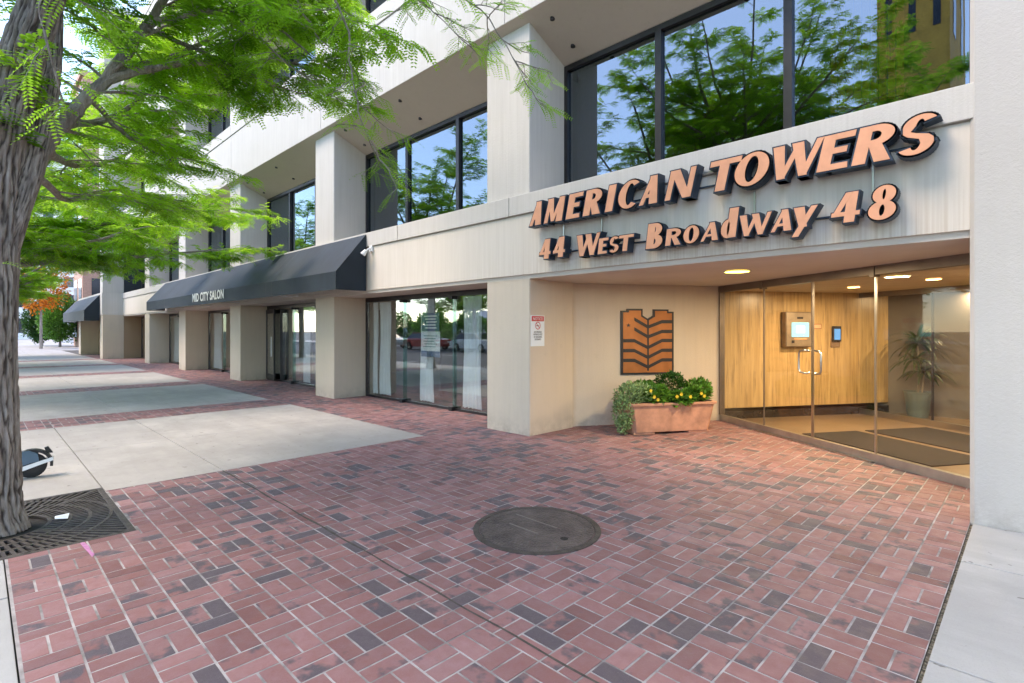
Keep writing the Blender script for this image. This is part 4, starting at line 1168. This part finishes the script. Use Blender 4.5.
# hanging sprays near the camera side, measured from the photo
sprays = [
 (up([(300, -60, 4.6), (345, 20, 4.65), (350, 70, 4.7), (362, 120, 4.7), (380, 160, 4.7)]), .012, .003),
 (up([(330, -60, 5.0), (380, -30, 5.0), (425, 5, 4.9), (462, 40, 4.9)]), .01, .003),
 (up([(380, -60, 5.0), (440, -20, 4.9), (490, 20, 4.85), (524, 80, 4.8)]), .012, .003),
 (up([(240, 20, 5.6), (290, 65, 5.4), (330, 95, 5.2)]), .012, .003),
 (up([(30, -60, 2.3), (36, -10, 2.3), (44, 30, 2.3)]), .006, .002),
]
for i_, sp_ in enumerate(sprays):
    lv2, wd2 = grow_crown([sp_], 5 + i_, .155, 10, .013, .031, .045, .36, .22, 13, None, .15, 7.)
    o_ = tchild(wd2, 'twig', M['bark']); l_ = lv2.build('twig_leaves', M['leaf']); l_.parent = o_
# a few shoots on the lower trunk
for (px, py, dd, dx, dz) in ((3, 262, 3.75, .15, -.03), (0, 90, 3.5, .22, -.12), (0, 105, 3.4, .2, -.1)):
    sh = MB(); tn = []; p = at(px, py, dd); add_leaflet_sprig(sh, tn, p, RD + V((0, 0, dz)), V((0, 0, 1)) - CD * .4, dx, 9, .014, .035, .7)
    sh.mi = [0] * len(sh.f); sh.att = {'tone': tn}; tchild(sh, 'leaf_shoot', M['leaf'])

# -- generic street tree, reused
def street_tree_local(seed, h0=3.0, pairs=5, dens=1.):
    R_ = random.Random(seed); e = empty('locust_tree', 'x', 'tree', (0, 0, 0), group='street trees along the pavement')
    fork = V((.1, .05, h0))
    tm = trunk_mesh([V((0, 0, -.02)), V((.02, .02, .4)), V((.04, 0, 1.4)), V((.08, .04, 2.3)), fork], [.22, .17, .15, .145, .15], 40, 10, .016, seed)
    tm.build('trunk', M['trunkbark'], e, smooth=True)
    lb = []
    for i in range(8):
        a = 2 * pi * i / 8 + R_.uniform(-.3, .3); el = R_.uniform(.25, 1.1) if i % 2 else R_.uniform(.08, .35)
        d = V((cos(a) * cos(el), sin(a) * cos(el), sin(el))); L = R_.uniform(3.4, 4.6)
        p = fork; pts = [p]
        for s_ in range(4):
            d = (d + V((R_.uniform(-.2, .2), R_.uniform(-.2, .2), .10))).normalized(); p = p + d * (L / 4); pts.append(p)
        lb.append((pts, .085, .015))
    for q in (((1.8, .9, .3), (3.4, 1.5, .35), (5.0, 2.1, .5)), ((.9, 1.5, .2), (1.8, 3.0, .4), (2.8, 4.4, .6)), ((1.5, 1., .7), (3., 2.2, .95), (4.6, 3.4, 1.1)), ((1.3, .3, .5), (2.6, .5, .8), (3.9, .9, 1.0)), ((1.0, 1.6, .8), (1.9, 3.0, 1.3), (2.4, 4.2, 1.6)), ((-1.2, 1.2, .9), (-2.2, 2.6, 1.5), (-3.0, 3.8, 1.9))):
        lb.append(([fork] + [fork + V(t) for t in q], .07, .012))
    for k_ in range(6):
        a_ = k_ * 1.05; zt = 3.2 + .55 * k_; rr_ = 2.4 - .2 * k_
        lb.append(([fork + V((0, 0, .3)), fork + V((cos(a_) * rr_ * .4, sin(a_) * rr_ * .4, zt * .5)), fork + V((cos(a_) * rr_ * .8, sin(a_) * rr_ * .8, zt * .85)), fork + V((cos(a_) * rr_ * 1.1, sin(a_) * rr_ * 1.1, zt))], .06, .01))
    lb.append(([fork, fork + V((.2, 0, 1.3)), fork + V((0, .3, 2.7)), fork + V((.2, .2, 4.1))], .1, .02))
    l_, w_ = grow_crown(lb, seed, .17, pairs, .036, .056, .042, 1.35, .27, 17 * dens, None, .18, 5.6)
    w_.build('branches', M['bark'], e); l_.build('crown', M['leaf2'], e)
    return e
t2 = street_tree_local(21)
t2.location = (-17.4, .05, 0); t2.rotation_euler = (0, 0, 0); t2['label'] = 'second honey locust tree down the pavement, its low green boughs under the awning side'
t2['label'] = 'second honey locust behind the near trunk, its low boughs reaching toward the long awning'
specs = [((-29.5, .0, 0), 2.3, 'third honey locust along the kerb, beyond the second tree', .95),
         ((-41.5, .0, 0), 4.0, 'fourth honey locust along the kerb, before the round shrubs', .9),
         ((6.5, -.3, 0), .6, 'honey locust on the kerb behind the camera to the right', 1.),
         ((-12.5, -18.5, 0), 5.2, 'tall honey locust across the street left of the gold building', 1.7),
         ((-5.2, -16.8, 0), 2.2, 'tall honey locust across the street right of the gold building', 1.5),
         ((-24, -19.5, 0), 3.1, 'honey locust across the street facing the long awning', 1.35),
         ((-37, -19.5, 0), .4, 'honey locust across the street facing the projecting wing', 1.1)]
for loc, rz, lab, s_ in specs:
    c = copy_tree(t2); c.location = loc; c.rotation_euler = (0, 0, rz); c.scale = (s_,) * 3; c['label'] = lab

# leafy masses: crown made of scattered leaves in lumps
def leaf_lumps(lumps, n, size, seed, aspect=.55):
    R_ = random.Random(seed); mb = MB(); tn = []
    tot = sum(r[0] * r[1] * r[2] for _, r in lumps)
    for c, r in lumps:
        k = int(n * (r[0] * r[1] * r[2]) ** .667 / sum((q[0] * q[1] * q[2]) ** .667 for _, q in lumps))
        for _ in range(k):
            while True:
                x_, y_, z_ = R_.uniform(-1, 1), R_.uniform(-1, 1), R_.uniform(-1, 1)
                q = x_ * x_ + y_ * y_ + z_ * z_
                if .35 < q < 1: break
            wob = 1 + .34 * noise.noise(V((x_ * 2.5, y_ * 2.5, z_ * 2.5 + seed)))
            p = V((c[0] + r[0] * x_ * wob, c[1] + r[1] * y_ * wob, c[2] + r[2] * z_ * wob))
            d = V((x_, y_, z_ + .3)).normalized(); d = (d + V((R_.uniform(-.8, .8), R_.uniform(-.8, .8), R_.uniform(-.6, .6)))).normalized()
            s3 = d.cross(V((R_.uniform(-1, 1), R_.uniform(-1, 1), 1))).normalized(); L = size * R_.uniform(.6, 1.2); w = s3 * (L * aspect * .5)
            b0 = len(mb.v); m_ = p + d * (L * .5)
            mb.v += [tuple(p), tuple(m_ - w), tuple(p + d * L), tuple(m_ + w)]; mb.face((b0, b0 + 1, b0 + 2, b0 + 3)); tn.append(R_.random())
    mb.att = {'tone': tn}; return mb
def round_tree(px, d, h, r, label, mat, name='round_tree', trunk_h=1.0, n=9000, size=.22):
    p = at(px, 346, d); e = empty(name, label, 'tree', (p.x, p.y, 0))
    MB().tube([(0, 0, -.02), (0, 0, trunk_h + .5)], [.12, .08], 8).build('trunk', M['bark'], e)
    zc = (trunk_h + h) / 2
    leaf_lumps([((0, 0, zc), (r, r, (h - trunk_h) / 2)), ((r * .35, -r * .2, zc - .5), (r * .75, r * .75, (h - trunk_h) * .33)), ((-r * .35, .1, zc - .7), (r * .7, r * .7, (h - trunk_h) * .3)), ((0, 0, zc + .6), (r * .55, r * .55, (h - trunk_h) * .4))], n, size, int(px)).build('crown', mat, e)
    return e
round_tree(42, 52, 4.3, 1.55, 'darker round green shrub tree at left of the pair at the pavement end', M['leafD'], trunk_h=.5)
round_tree(60, 49, 4.9, 1.6, 'brighter round green shrub tree at right of the pair at the pavement end', M['leafG'], trunk_h=.4)
oe = round_tree(41, 44, 8.2, 2.0, 'small tree with orange foliage behind the near trunk', M['leafY'], 'orange_tree', 3.0, 3200, .26)
# patio wall, glass screen, railing at the far end
p0_ = at(66, 342, 66); p1_ = at(81, 342, 68)
e = empty('planter_wall', 'white low pedestal at the far end beside the green shrubs', 'pedestal', (p0_.x, p0_.y, 0))
MB().box(-.6, .6, -.7, .7, -.02, 1.1).box(-.35, .35, -.4, .4, 1.101, 2.4).build('body', M['whitewall'], e, bevel=.03)
e = empty('patio_screen', 'pale blue patio screen with thin rails at the far end under the small awning', 'screen', (p1_.x, p1_.y, 0))
MB().box(-.08, .08, -.75, .75, .1, 1.25).build('panel', simple('pale_blue_panel', (.42, .62, .70), .4), e)
for i in range(7): MB().tube([(0, -1.3, 1.4 + i * .22), (0, 1.2, 1.4 + i * .22)], .025, 6).build('rail', M['whitepaint'], e)
for y_ in (-1.3, 1.2): MB().tube([(0, y_, -.02), (0, y_, 2.9)], .04, 6).build('post', M['whitepaint'], e)

# ================================================================== TREE GRATE
tg = empty('tree_grate', 'square cast iron tree grate with radiating slots round the near trunk', 'grate', (-5.75, .09, 0))
gm = MB(); H_ = .79
fw = .045
gm.box(-H_, H_, -H_, -H_ + fw, -.026, 0).box(-H_, H_, H_ - fw, H_, -.026, 0).box(-H_, -H_ + fw, -H_ + fw, H_ - fw, -.026, 0).box(H_ - fw, H_, -H_ + fw, H_ - fw, -.026, 0)
gm.build('frame', M['iron'], tg, bevel=.003)
pl = MB()
def ring_(r0, r1, n=72, z=-.0015):
    for i in range(n):
        a, b_ = 2 * pi * i / n, 2 * pi * (i + 1) / n
        q = [(r0 * cos(a), r0 * sin(a)), (r1 * cos(a), r1 * sin(a)), (r1 * cos(b_), r1 * sin(b_)), (r0 * cos(b_), r0 * sin(b_))]
        pl.prism(q, -.02, z)
rs = [.34, .47, .60, .74]
for r in rs: ring_(r - .012, r + .012)
B_ = H_ - fw + .003
def rmax(a): return B_ / max(abs(cos(a)), abs(sin(a)))
for zi, (ra, rb) in enumerate(((.352, .458), (.482, .588), (.612, .728), (.752, 9))):
    n = int(2 * pi * ra / .044)
    for i in range(n):
        a = 2 * pi * (i + .5 * (zi % 2)) / n; r1 = min(rb, rmax(a))
        if r1 < ra + .01: continue
        w = .0115; c_, s_ = cos(a), sin(a)
        pl.prism([(ra * c_ + w * s_, ra * s_ - w * c_), (r1 * c_ + w * s_, r1 * s_ - w * c_), (r1 * c_ - w * s_, r1 * s_ + w * c_), (ra * c_ - w * s_, ra * s_ + w * c_)], -.019, -.003)
for k in range(4):   # diagonal webs and corner hatch bars
    a = pi / 4 + k * pi / 2; c_, s_ = cos(a), sin(a); w = .014; ra, r1 = .34, rmax(a) - .005
    pl.prism([(ra * c_ + w * s_, ra * s_ - w * c_), (r1 * c_ + w * s_, r1 * s_ - w * c_), (r1 * c_ - w * s_, r1 * s_ + w * c_), (ra * c_ - w * s_, ra * s_ + w * c_)], -.018, -.0008)
pl.build('bars', M['iron'], tg)
MB().box(-H_ + .01, H_ - .01, -H_ + .01, H_ - .01, -.0275, -.0255).build('pit_soil', M['pit'], tg)
lp = MB(); b = gpt(62, 517, .004)
lp.v = [(b[0] - .07, b[1] - .04, .003), (b[0] + .05, b[1] - .05, .012), (b[0] + .08, b[1] + .03, .004), (b[0] - .03, b[1] + .05, .018), (b[0], b[1], .022)]
for q in ((0, 1, 4), (1, 2, 4), (2, 3, 4), (3, 0, 4)): lp.face(q)
tag(lp.build('litter', M['paper']), 'crumpled white scrap of paper lying on the tree grate', 'litter')

# ================================================================== MANHOLE COVER
mh = empty('manhole_cover', 'round dark iron manhole cover set into the red brick paving', 'manhole cover', (-2.775, 3.085, 0))
MB().lathe([(.496, -.012), (.496, .005), (.452, .006), (.448, -.001)], seg=64, cap=False).build('rim', M['iron'], mh, smooth=False)
ld = MB().lathe([(.446, -.01), (.446, .004), (.442, .006), (.38, .0062), (.376, .0042), (.366, .0042), (.362, .0062), (.001, .0066)], seg=64, cap=True)
hm, nt, bs = new_mat('cover_iron')
v_ = coords(nt, (1, 1, 1)); ck = nd(nt, 'ShaderNodeTexVoronoi'); ck.inputs['Scale'].default_value = 55; nt.links.new(v_, ck.inputs['Vector'])
nt.links.new(mixc(nt, noise_fac(nt, v_, 4, 5, .7), (.055, .046, .048), (.14, .115, .11)), bs.inputs['Base Color']); bs.inputs['Roughness'].default_value = .55; bs.inputs['Metallic'].default_value = .3
bump(nt, bs, ck.outputs[0], 1., .012)
ld.build('lid', hm, mh)
for dx, dy, L_, a_ in ((-.10, .10, .22, .62), (-.06, -.09, .15, .62)):
    MB().box(-L_, L_, -.008, .008, .0066, .0092).build('raised_bar', simple('worn_iron', (.22, .20, .19), .4, .6), mh).location = (dx, dy, 0)
    mh.children[-1].rotation_euler = (0, 0, radians(135) - .0)
MB().lathe([(.03, .0062), (.03, .0074), (.001, .0074)], (.29, -.02, 0), 14).build('pick_hole', M['pit'], mh)

# ================================================================== PLANTER AND PLANTS
# local frame: a along the wall (v), b outward (u)
pr_ang = atan2(VY, VX)
PC = uv(.66, -1.43)
ptr = empty('planter', 'long terracotta trough planter standing against the angled entrance wall', 'planter', (PC[0], PC[1], 0), pr_ang)
def trough(z0, z1, hx0, hy0, hx1, hy1, mb=None, ch=.05):
    mb = mb or MB(); b0 = len(mb.v)
    for z, hx, hy in ((z0, hx0, hy0), (z1, hx1, hy1)):
        mb.v += [(x_, y_, z) for x_, y_ in ((-hx + ch, -hy), (hx - ch, -hy), (hx, -hy + ch), (hx, hy - ch), (hx - ch, hy), (-hx + ch, hy), (-hx, hy - ch), (-hx, -hy + ch))]
    mb.face(range(b0 + 7, b0 - 1, -1)); mb.face(range(b0 + 8, b0 + 16))
    for i in range(8): mb.face((b0 + i, b0 + (i + 1) % 8, b0 + 8 + (i + 1) % 8, b0 + 8 + i))
    return mb
trough(.03, .43, .63, .235, .70, .285).build('body', M['terra'], ptr, bevel=.008)
rim = trough(.430, .468, .725, .31, .73, .315); rim.build('rim', M['terra'], ptr, bevel=.006)
trough(.4685, .475, .68, .26, .68, .26).build('soil', M['soil'], ptr)
for sx in (-.45, .45): MB().box(sx - .17, sx + .17, -.22, .22, 0, .0295).build('foot', M['terra'], ptr, bevel=.005)
MB().box(-.60, -.2, -.262, -.258, .1, .34).v
def plant(name, label, lumps, n, size, seed, mat, aspect=.55, group=None):
    """lumps in trough coordinates"""
    c0 = lumps[0][0]; ca, sa = cos(pr_ang), sin(pr_ang)
    e = empty(name, label, 'plant', (PC[0] + c0[0] * ca - c0[1] * sa, PC[1] + c0[0] * sa + c0[1] * ca, .475), pr_ang, group)
    ll = [((c[0] - c0[0], c[1] - c0[1], c[2] - .475), r) for c, r in lumps]
    leaf_lumps(ll, n, size, seed, aspect).build('foliage', mat, e)
    st = MB()
    for i in range(6):
        st.tube([(0, 0, -.02), (rnd.uniform(-.05, .05), rnd.uniform(-.05, .05), .12), (rnd.uniform(-.1, .1), rnd.uniform(-.1, .1), .2)], .004, 4)
    st.build('stems', M['bark'], e)
    return e, c0
# in trough frame +x = deeper along the wall (right in the photo), -y = toward the camera side
plant('round_shrub', 'dense dark green ball shaped shrub in the middle of the terracotta planter', [((.10, .02, .68), (.24, .22, .21))], 3000, .042, 1, M['leafD'])
plant('trailing_plant', 'pale silvery green plant spilling over the left end of the planter', [((-.62, -.05, .55), (.20, .24, .20)), ((-.74, -.12, .34), (.13, .2, .24)), ((-.45, -.1, .60), (.17, .18, .14)), ((-.76, -.16, .16), (.09, .13, .13))], 3400, .048, 2, M['leafP'])
e1, c1 = plant('flowering_plant', 'leafy green plant with yellow flowers left of the ball shaped shrub', [((-.22, -.12, .56), (.22, .18, .13)), ((-.32, .1, .62), (.2, .15, .12))], 1300, .075, 3, M['leafG'], .7, 'flowering plants in the planter')
e2, c2 = plant('flowering_plant', 'leafy green plant with yellow flowers at the front under the ball shaped shrub', [((.15, -.2, .52), (.25, .12, .10))], 900, .075, 4, M['leafG'], .7, 'flowering plants in the planter')
e3, c3 = plant('flowering_plant', 'leafy green plant with yellow flowers right of the ball shaped shrub', [((.40, -.08, .56), (.18, .2, .13))], 1000, .075, 5, M['leafG'], .7, 'flowering plants in the planter')
plant('leafy_shrub', 'bushy green shrub at the right end of the planter', [((.60, .02, .60), (.17, .2, .17))], 1300, .065, 6, M['leafG'])
def flowers(e, c0, spots, mat):
    for a, b_, z in spots:
        f_ = MB()
        for k in range(6):
            t = 2 * pi * k / 6; d = V((cos(t), 0, sin(t))); s_ = V((-sin(t), 0, cos(t)))
            f_.poly([V((0, -.0, 0)), d * .016 + s_ * .012 + V((0, -.006, 0)), d * .030 + V((0, -.004, 0)), d * .016 - s_ * .012 + V((0, -.006, 0))])
        f_.lathe([(.007, 0), (.004, .008)], (0, 0, 0), 8)
        f_.v = [(x_ + a - c0[0], y_ + b_ - c0[1], zz + z - .475) for x_, y_, zz in f_.v]
        f_.build('flower', mat, e)
flowers(e1, c1, [(-.36, -.35, .57), (-.30, -.35, .53), (-.40, -.32, .66)], M['flower'])
flowers(e2, c2, [(.0, -.36, .57), (.07, -.36, .60), (.22, -.36, .56)], M['flower'])
flowers(e3, c3, [(.42, -.33, .60), (.47, -.33, .56)], M['flower'])

# lobby palm
pp = uv(.55, 3.55)
lp_ = empty('potted_palm', 'tall leafy palm in a grey tapered pot behind the inner lobby glass', 'potted plant', (pp[0], pp[1], .012))
MB().lathe([(.15, 0), (.20, .42), (.215, .43), (.215, .45), (.19, .45), (.185, .40), (.001, .40)], seg=28).build('pot', M['potgrey'], lp_, smooth=False)
MB().tube([(0, 0, .38), (.02, .01, .8), (0, 0, 1.25)], [.02, .016, .012], 8).tube([(.05, .04, .38), (.08, .05, .75)], [.015, .01], 8).build('stems', M['bark'], lp_)
fl = MB(); tn = []
for (c, n_, L_) in ((V((0, 0, 1.3)), 46, .62), (V((.08, .05, .78)), 34, .5), (V((-.03, -.04, 1.0)), 26, .5)):
    for i in range(n_):
        a = rnd.uniform(0, 2 * pi); el = rnd.uniform(.1, 1.25); L = L_ * rnd.uniform(.7, 1.1); w = .030
        d = V((cos(a) * cos(el), sin(a) * cos(el), sin(el))); s_ = V((-sin(a), cos(a), 0)); p = c.copy(); prev = (p - s_ * w * .4, p + s_ * w * .4)
        for k in range(1, 7):
            d = (d + V((0, 0, -.26))).normalized(); p = p + d * (L / 6); ww = w * (1 - abs(k / 6 - .35) * 1.2) + .002
            cur = (p - s_ * ww, p + s_ * ww); fl.poly([prev[0], cur[0], cur[1], prev[1]]); tn.append(.2 + .5 * rnd.random()); prev = cur
fl.att = {'tone': tn}; fl.build('fronds', M['leafL'], lp_)

# ================================================================== SCOOTER (rear half shows beside the trunk)
sco = empty('electric_scooter', 'electric scooter with blue grey rear fender parked behind the near tree trunk', 'scooter', (-7.52, .42, 0), radians(-97))
def wheel_mb(x_, r, w):
    m = MB(); prof = [(r * .62, -w / 2), (r * .93, -w / 2), (r, -w / 3), (r, w / 3), (r * .93, w / 2), (r * .62, w / 2)]
    m.lathe(prof, seg=36, cap=False); m.xf(lambda p: V((p.x + x_, p.z, p.y + r))); return m
for x_ in (0., .95):
    w_ = wheel_mb(x_, .125, .055).build('wheel', M['rubber'], sco, smooth=True)
    hb = MB().lathe([(.078, -.02), (.078, .02)], seg=24); hb.xf(lambda p: V((p.x + x_, p.z, p.y + .125))); hb.build('hub', M['black'], w_)
fd = MB()
for k in range(13):
    a = radians(-8 + 150 * k / 12); 
    for s_ in (-1, 1):
        for r in (.148, .172): fd.v.append((-r * cos(a) * 1.0 , s_ * .045, .125 + r * sin(a)))
for k in range(12):
    o_ = k * 4; n_ = o_ + 4
    for q in ((0, 2, 3, 1),): pass
    fd.face((o_ + 1, n_ + 1, n_ + 3, o_ + 3)); fd.face((o_, o_ + 2, n_ + 2, n_)); fd.face((o_, n_, n_ + 1, o_ + 1)); fd.face((o_ + 2, o_ + 3, n_ + 3, n_ + 2))
fd.face((0, 1, 3, 2)); fd.face((48, 50, 51, 49))
fdo = fd.build('fender', M['black'], sco)
for s_ in (-1, 1):
    MB().yprism([(-.06, .17), (-.05, .25), (.02, .29), (.12, .275), (.20, .22), (.22, .15), (.10, .13), (.0, .16)], s_ * .046 - .003, s_ * .046 + .003).build('side_cover', M['blue_metal'], fdo)
    MB().yprism([(-.175, .165), (-.17, .20), (-.05, .165), (.1, .12), (.22, .105), (.22, .07), (.08, .08), (-.05, .125)], s_ * .051 - .003, s_ * .051 + .003).build('white_stripe', M['whitepaint'], fdo)
MB().yprism([(-.17, .24), (-.13, .31), (-.10, .30), (-.12, .24)], -.02, .02).build('tail_light', M['black'], sco)
MB().box(.10, .82, -.075, .075, .10, .155).build('deck', M['black'], sco, bevel=.012)
MB().tube([(.95, 0, .13), (.93, 0, .35), (.84, 0, 1.12)], .022, 12).build('stem', M['blue_metal'], sco, smooth=True)
hbo = MB().tube([(.84, -.24, 1.13), (.83, 0, 1.13), (.84, .24, 1.13)], .014, 10).build('handlebar', M['black'], sco)
for s_ in (-1, 1): MB().tube([(.84, s_ * .14, 1.13), (.84, s_ * .25, 1.13)], .019, 10).build('grip', M['rubber'], hbo)

# ================================================================== STREET SIDE (seen mirrored in the glass)
def make_car(paint, label):
    e = empty('parked_car', label, 'car', (0, 0, -.15), 0, 'cars parked along the street')
    prof = [(-2.25, .32), (-2.28, .62), (-2.2, .80), (-1.95, .90), (-1.0, .98), (-.95, .98), (.95, 1.0), (1.35, .98), (2.1, .92), (2.24, .80), (2.28, .55), (2.2, .32)]
    b = MB(); ws = [-.86, -.9, -.86]
    n = len(prof)
    for j, (y_, inset) in enumerate(((-.90, .05), (-.86, 0), (.86, 0), (.90, .05))):
        for x_, z in prof: b.v.append((x_ * (1 - .0 * inset), y_, z if j in (1, 2) else min(z, .86) + 0))
    for j in range(3):
        for i in range(n): b.face((j * n + i, j * n + (i + 1) % n, (j + 1) * n + (i + 1) % n, (j + 1) * n + i))
    b.face(range(n)); b.face(range(4 * n - 1, 3 * n - 1, -1))
    b.build('body', paint, e, bevel=.04)
    c = MB(); lo = [(-1.95, -.80, .93), (1.25, -.80, .97), (1.25, .80, .97), (-1.95, .80, .93)]; hi = [(-1.35, -.60, 1.42), (.35, -.62, 1.46), (.35, .62, 1.46), (-1.35, .60, 1.42)]
    c.v = lo + hi
    for q in ((0, 1, 5, 4), (1, 2, 6, 5), (2, 3, 7, 6), (3, 0, 4, 7)): c.face(q)
    c.face((4, 5, 6, 7)); c.build('cabin_glass', M['carglass'], e, bevel=.03)
    MB().prism([(-1.38, -.62), (.38, -.64), (.38, .64), (-1.38, .62)], 1.435, 1.475).build('roof', paint, e, bevel=.02)
    for x_ in (-1.42, 1.42):
        for s_ in (-1, 1):
            w = MB().lathe([(.2, -.1), (.32, -.1), (.34, -.06), (.34, .06), (.32, .1), (.2, .1)], seg=28, cap=False); w.xf(lambda p: V((p.x + x_, p.z + s_ * .83, p.y + .34)))
            wo = w.build('wheel', M['rubber'], e); h = MB().lathe([(.205, -.07), (.205, .07)], seg=20); h.xf(lambda p: V((p.x + x_, p.z + s_ * .83, p.y + .34))); h.build('rim', M['steel'], wo)
    for s_ in (-1, 1):
        MB().box(2.2, 2.29, s_ * .6 - .18, s_ * .6 + .18, .62, .76).build('headlight', M['whitepaint'], e)
        MB().box(-2.30, -2.2, s_ * .62 - .17, s_ * .62 + .17, .66, .82).build('tail_light', M['tail'], e)
    return e
c1_ = make_car(M['carp1'], 'white parked car across the street facing the shop windows'); c1_.location = (-24.5, -14.5, -.15)
for (x_, y_, lab, pm) in ((-17.5, -14.6, 'grey parked car across the street behind the white one', 'carp2'), (-11.0, -14.5, 'second white parked car across the street near the gold building', 'carp1'),
                          (-5.0, -14.6, 'red parked car across the street opposite the entrance', 'carp3'), (2.0, -14.4, 'grey parked car across the street opposite the pier', 'carp2'), (-31, -14.5, 'white parked car across the street near the middle of the row', 'carp1'), (-37.5, -14.5, 'red parked car far down across the street', 'carp3'), (-44, -14.6, 'white parked car far down across the street after the red one', 'carp1'), (-51, -14.5, 'grey parked car across the street farthest along', 'carp2')):
    c = copy_tree(c1_); c.location = (x_, y_, -.15); c['label'] = lab
    if pm != 'carp1':
        for ch in c.children:
            if ch.name.startswith(('body', 'roof')):
                ch.data = ch.data.copy(); ch.data.materials[0] = M[pm]
sb0 = empty('roadside_shrub', 'wide green shrub across the street facing the shop windows', 'shrub', (-30, -24.5, 0), 0, 'shrubs across the street')
leaf_lumps([((0, 0, 1.5), (2.6, 1.4, 1.5)), ((1.6, .2, 1.2), (1.9, 1.3, 1.2)), ((-1.8, 0, 1.3), (1.8, 1.3, 1.5)), ((.4, 0, 2.6), (1.2, 1., 1.1))], 5200, .3, 77).build('foliage', M['leafG'], sb0)
MB().tube([(0, 0, 0), (0, 0, 1.2)], .12, 8).build('stem', M['bark'], sb0)
for i_, (x_, a_, s_, lb_) in enumerate(((-36.5, 1, 1.1, 'second wide shrub across the street, left of the first'), (-43, 2, 1., 'third wide shrub across the street, farther left'), (-23, 3, .95, 'shrub across the street right of the first'), (-16, 4, 1.1, 'shrub across the street behind the white car'), (-9.5, 5, .85, 'shrub across the street beside the gold building'), (2, 6, 1., 'shrub across the street right of the gold building'), (9, 7, 1.1, 'farthest right shrub across the street'),
        (-50, 8, 1.2, 'fifth shrub across the street, well down the road'), (-57, 9, 1.0, 'sixth shrub across the street, well down the road'), (-65, 10, 1.2, 'last shrub across the street, farthest down the road'))):
    c = copy_tree(sb0); c.location = (x_, -24.5, 0); c.rotation_euler = (0, 0, a_ * 1.3); c.scale = (s_,) * 3; c['label'] = lb_
# yellow warning sign on the kerb
ys = empty('warning_sign', 'yellow diamond warning sign on a post at the kerb, mirrored in the shop window', 'sign', (-12.6, -1.0, 0))
MB().tube([(0, 0, 0), (0, 0, 2.95)], .03, 8).build('post', M['steel'], ys)
MB().yprism([(0, 2.0), (.42, 2.42), (0, 2.84), (-.42, 2.42)], .03, .045).build('panel', M['yellow_sign'], ys)
MB().yprism([(-.2, 1.62), (.2, 1.62), (.2, 1.9), (-.2, 1.9)], .03, .045).build('lower_panel', M['yellow_sign'], ys)

# ================================================================== CAMERA, LIGHT, WORLD
cam = bpy.data.cameras.new('camera'); co = bpy.data.objects.new('camera', cam); COL.objects.link(co)
co.location = (0, 0, EYE); co.rotation_euler = (pi / 2, 0, pi / 2 - YAW)
cam.sensor_width = 36; cam.lens = 36 * F / 1024; cam.shift_y = (341.5 - 330) / 1024 * -1; cam.clip_end = 3000; cam.clip_start = .05
scene.camera = co
SUN_EL = radians(56); sd = Vector((-.45, -.72, 0)).normalized()
sun = bpy.data.lights.new('sun', 'SUN'); sun.energy = .8; sun.angle = radians(26); sun.color = (1, .90, .78)
so = bpy.data.objects.new('sun', sun); COL.objects.link(so)
tosun = V((sd.x * cos(SUN_EL), sd.y * cos(SUN_EL), sin(SUN_EL))); so.rotation_euler = (-tosun).to_track_quat('-Z', 'Y').to_euler(); so.location = (0, -10, 20)
w = bpy.data.worlds.new('World'); scene.world = w; w.use_nodes = True
nt = w.node_tree; bg = nt.nodes['Background']; sky = nt.nodes.new('ShaderNodeTexSky'); sky.sky_type = 'NISHITA'; sky.sun_disc = False
sky.sun_elevation = SUN_EL; sky.sun_rotation = atan2(sd.x, sd.y); sky.air_density = .9; sky.dust_density = .35; sky.ozone_density = 2.6
nt.links.new(sky.outputs[0], bg.inputs[0]); bg.inputs[1].default_value = .15
scene.view_settings.view_transform = 'Standard'; scene.view_settings.look = 'None'; scene.view_settings.exposure = 2.3
scene.view_settings.use_white_balance = True; scene.view_settings.white_balance_temperature = 7450; scene.view_settings.white_balance_tint = 14; scene.view_settings.gamma = 1
scene.render.engine = 'CYCLES'
cy = scene.cycles; cy.use_denoising = True; cy.max_bounces = 10; cy.diffuse_bounces = 5; cy.transparent_max_bounces = 24; cy.glossy_bounces = 5
cy.sample_clamp_indirect = 6; cy.use_adaptive_sampling = True; cy.adaptive_threshold = .02; cy.caustics_reflective = False; cy.caustics_refractive = False
